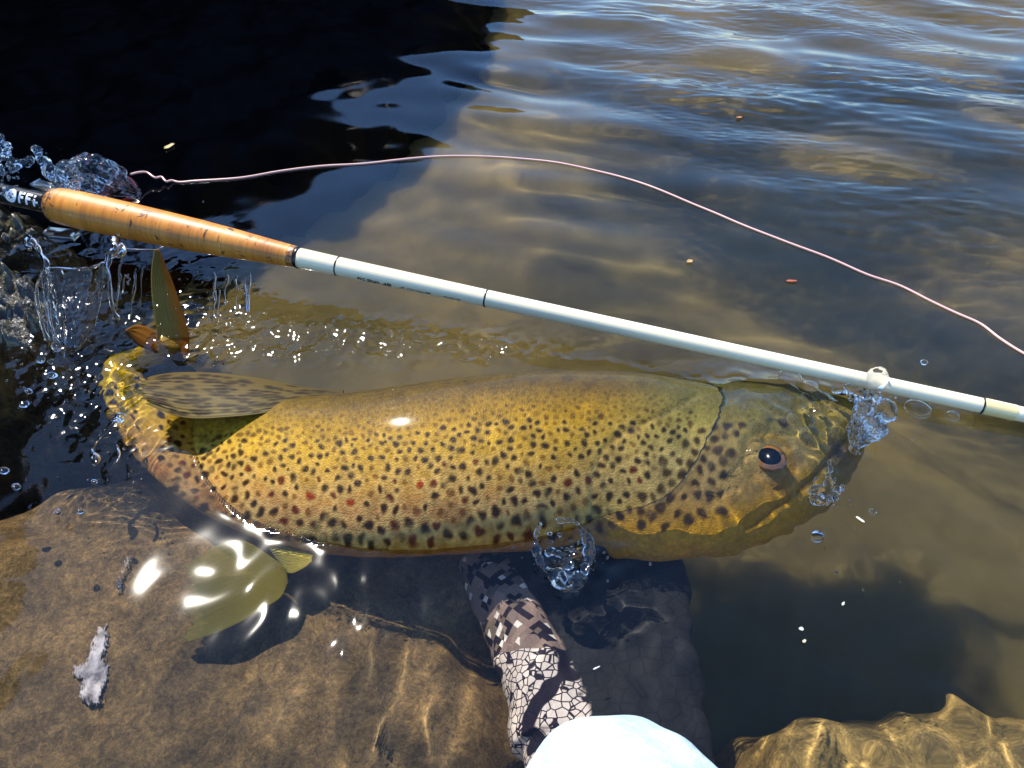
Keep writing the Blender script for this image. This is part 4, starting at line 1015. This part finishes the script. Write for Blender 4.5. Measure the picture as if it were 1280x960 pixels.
def bubble(px, py, rpx, label):
    p = P(np.float64(px), np.float64(py), 0.0); p[2] = water_z(p); r_ = rpx * float((p - CP) @ CF) / FPX
    bm = bmesh.new(); bmesh.ops.create_uvsphere(bm, u_segments=32, v_segments=20, radius=r_)
    bmesh.ops.delete(bm, geom=[v_ for v_ in bm.verts if v_.co.z < -0.05 * r_], context='VERTS')
    for v_ in bm.verts: v_.co.z *= 0.75
    m_ = bpy.data.meshes.new('bubble'); bm.to_mesh(m_); bm.free()
    for f_ in m_.polygons: f_.use_smooth = True
    o = obj('bubble', m_, M_SPLASH); o.location = Vector(p)
    md = o.modifiers.new('film', 'SOLIDIFY'); md.thickness = 0.00025; md.offset = 0
    return tag(o, label, 'bubble', 'bubbles floating by the rod')
bubble(1146, 514, 16, 'larger thin bubble floating just below the white rod')
bubble(1189, 524, 9, 'smaller bubble right of the large one below the rod')
bubble(985, 480, 15, 'flat bubble on the trout\'s forehead beside the rod')
bubble(1009, 492, 10, 'small bubble between the forehead bubble and the nose')
# fine spray: too small and many to count
sg = np.random.default_rng(77); bm = bmesh.new()
zones = [(90, 470, 70, 60, .0, .02, 70), (250, 380, 90, 45, .0, .02, 90), (160, 300, 120, 80, .0, .05, 50), (60, 230, 60, 50, .02, .06, 50), (1090, 530, 60, 50, .0, .012, 40), (720, 690, 60, 40, .004, .014, 50), (1030, 620, 40, 30, 0, .008, 24), (560, 430, 160, 18, 0, .004, 50), (130, 590, 80, 50, 0, .01, 30), (560, 540, 330, 90, .04, .055, 16), (1050, 700, 140, 60, .0, .002, 16)]
for cx, cy, rx, ry, z0, z1, n_ in zones:
    for _ in range(n_):
        p = P(sg.normal(cx, rx * .5), sg.normal(cy, ry * .5), sg.uniform(z0, z1)); r_ = 0.0003 + 0.0009 * sg.uniform() ** 3
        p[2] = max(p[2], water_z(p) + r_ * .5)
        bmesh.ops.create_icosphere(bm, subdivisions=1, radius=r_, matrix=Matrix.Translation(Vector(p)))
m_ = bpy.data.meshes.new('spray'); bm.to_mesh(m_); bm.free()
for f_ in m_.polygons: f_.use_smooth = True
tag(obj('spray', m_, M_SPLASH), 'fine scattered spray of tiny water drops round the trout', 'spray', kind='stuff')

# ------------------------------------------------------------------ bits floating on the water, pale patches on the slab
def scrap(name, label, cat, px, py, lx, ly, ang, col, curl=0.25, group='bits floating on the river', seed=0):
    c0 = P(np.float64(px), np.float64(py), 0.0); sc_ = float((c0 - CP) @ CF) / FPX; g = np.random.default_rng(seed + int(px))
    n_ = 12; U, V = np.meshgrid(np.linspace(-1, 1, n_), np.linspace(-1, 1, 7), indexing='ij')
    wd = np.sqrt(np.clip(1 - U ** 2 * .96, 0.02, 1)) * (1 + .15 * np.sin(4 * U + px))
    x = U * lx * sc_; y = V * wd * ly * sc_; z = curl * ly * sc_ * (V ** 2 + .5 * U ** 2) + 0.0008
    ca, sa = math.cos(R(ang)), math.sin(R(ang)); p = np.stack([c0[0] + x * ca - y * sa, c0[1] + x * sa + y * ca, water_z(c0) + z], -1)
    m_ = NT(name); m_.set(Base_Color=m_.ramp(m_.noise(300), [(.3, tuple(np.array(col) * .6)), (.7, col)]), Roughness=.5)
    o = obj(name, mesh_np(name, p.reshape(-1, 3), grid_faces(n_, 7)), m_.m); md = o.modifiers.new('t', 'SOLIDIFY'); md.thickness = 0.0004
    return tag(o, label, cat, group)
scrap('leaf', 'small yellow willow leaf on the black water at upper left', 'leaf', 211, 181, 8, 3.5, 62, (.42, .34, .12))
scrap('leaf_fragment', 'orange fleck on the water above the pink line', 'debris', 924, 147, 4, 2, 10, (.55, .18, .05))
scrap('leaf_fragment', 'tan fleck floating left of the red one, between line and rod', 'debris', 862, 327, 4.5, 3, 30, (.55, .36, .14))
scrap('leaf_fragment', 'thin red fleck floating between pink line and white rod', 'debris', 990, 350, 7, 2, 0, (.55, .13, .05))
scrap('leaf_fragment', 'tiny white chip drifting right of the jaw drop', 'debris', 1073, 654, 6, 2, -50, (.7, .66, .55))
scrap('leaf_fragment', 'white speck over the dark water right of the sleeve', 'debris', 999, 791, 3, 2.6, 0, (.8, .8, .76))
scrap('leaf_fragment', 'pale speck just below the white speck near the sleeve', 'debris', 1003, 806, 3, 2, 40, (.7, .62, .4))
scrap('leaf_fragment', 'white thread floating over the palm of the glove', 'debris', 745, 839, 5, 1.2, 25, (.75, .75, .75))
scrap('leaf_fragment', 'pale chip in the murk above the lower right boulder', 'debris', 1051, 760, 3.5, 1.5, 50, (.6, .6, .5))
def patch(label, pts, z, seed):  # thin whitish translucent patch, fading out towards a ragged edge
    pts = np.array(pts, float); n_ = 60
    lo, hi = pts.min(0) - 2, pts.max(0) + 2; U, V = np.meshgrid(np.linspace(lo[0], hi[0], n_), np.linspace(lo[1], hi[1], n_))
    d = sdist(U, V, [tuple(p) for p in pts]) + grf((n_, n_), 1, 9, seed) * 1.1 + grf((n_, n_), 1, 4, seed + 7) * 1.6
    p = PW(U, V, np.full(U.shape, z)); p[..., 2] += grf((n_, n_), 1, 14, seed + 1) * 0.0004
    f = grid_faces(n_, n_); f = f[(d.ravel()[f] > 0).all(1)]; u_ = np.unique(f); ix = np.full(n_ * n_, -1); ix[u_] = np.arange(len(u_))
    m_ = NT('pale_translucent'); nn = m_.noise(140, 4, .6); m_.set(Base_Color=m_.ramp(nn, [(.3, (.55, .48, .46)), (.7, (.80, .74, .72))]), Roughness=.7)
    tr = m_.n('BsdfTransparent'); mx = m_.n('MixShader', i_0=m_.math('SUBTRACT', 1.0, m_.math('MULTIPLY', m_.attr('edge', 'Fac'), m_.ramp(nn, [(.35, (.25, .25, .25)), (.62, (.8, .8, .8))]))), i_1=m_.b.outputs[0], i_2=tr.outputs[0]); m_.l(mx.outputs[0], m_.out.inputs['Surface'])
    me_ = mesh_np('pale_patch', p.reshape(-1, 3)[u_], ix[f]); vfloat(me_, sm(0, 7, d.ravel()[u_]), 'edge')
    o = obj('pale_patch', me_, m_.m, None, True); md = o.modifiers.new('t', 'SOLIDIFY'); md.thickness = 0.0002
    return tag(o, label, 'scrap', 'pale patches on the slab')
patch('ragged whitish patch over the brown slab at lower left', [(122, 782), (134, 780), (137, 800), (132, 820), (140, 836), (134, 856), (128, 878), (112, 882), (98, 872), (102, 850), (88, 842), (90, 828), (106, 826), (112, 806)], -.044, 5)
patch('thin whitish thread-like patch on the slab above the ragged one', [(160, 696), (168, 698), (160, 712), (154, 724), (154, 738), (148, 742), (146, 728), (152, 716)], -.044, 8)

# ------------------------------------------------------------------ metres to scene units
for o_ in list(bpy.data.objects):
    if o_.type in ('CAMERA',): continue
    o_.location = o_.location * UNIT
    if o_.type == 'MESH':
        o_.data.transform(Matrix.Scale(UNIT, 4))
        for md in o_.modifiers:
            if md.type == 'SOLIDIFY': md.thickness *= UNIT
for o_ in list(bpy.data.objects):
    if o_.parent is not None: o_.matrix_parent_inverse = Matrix.Translation(-Vector(o_.parent.location))
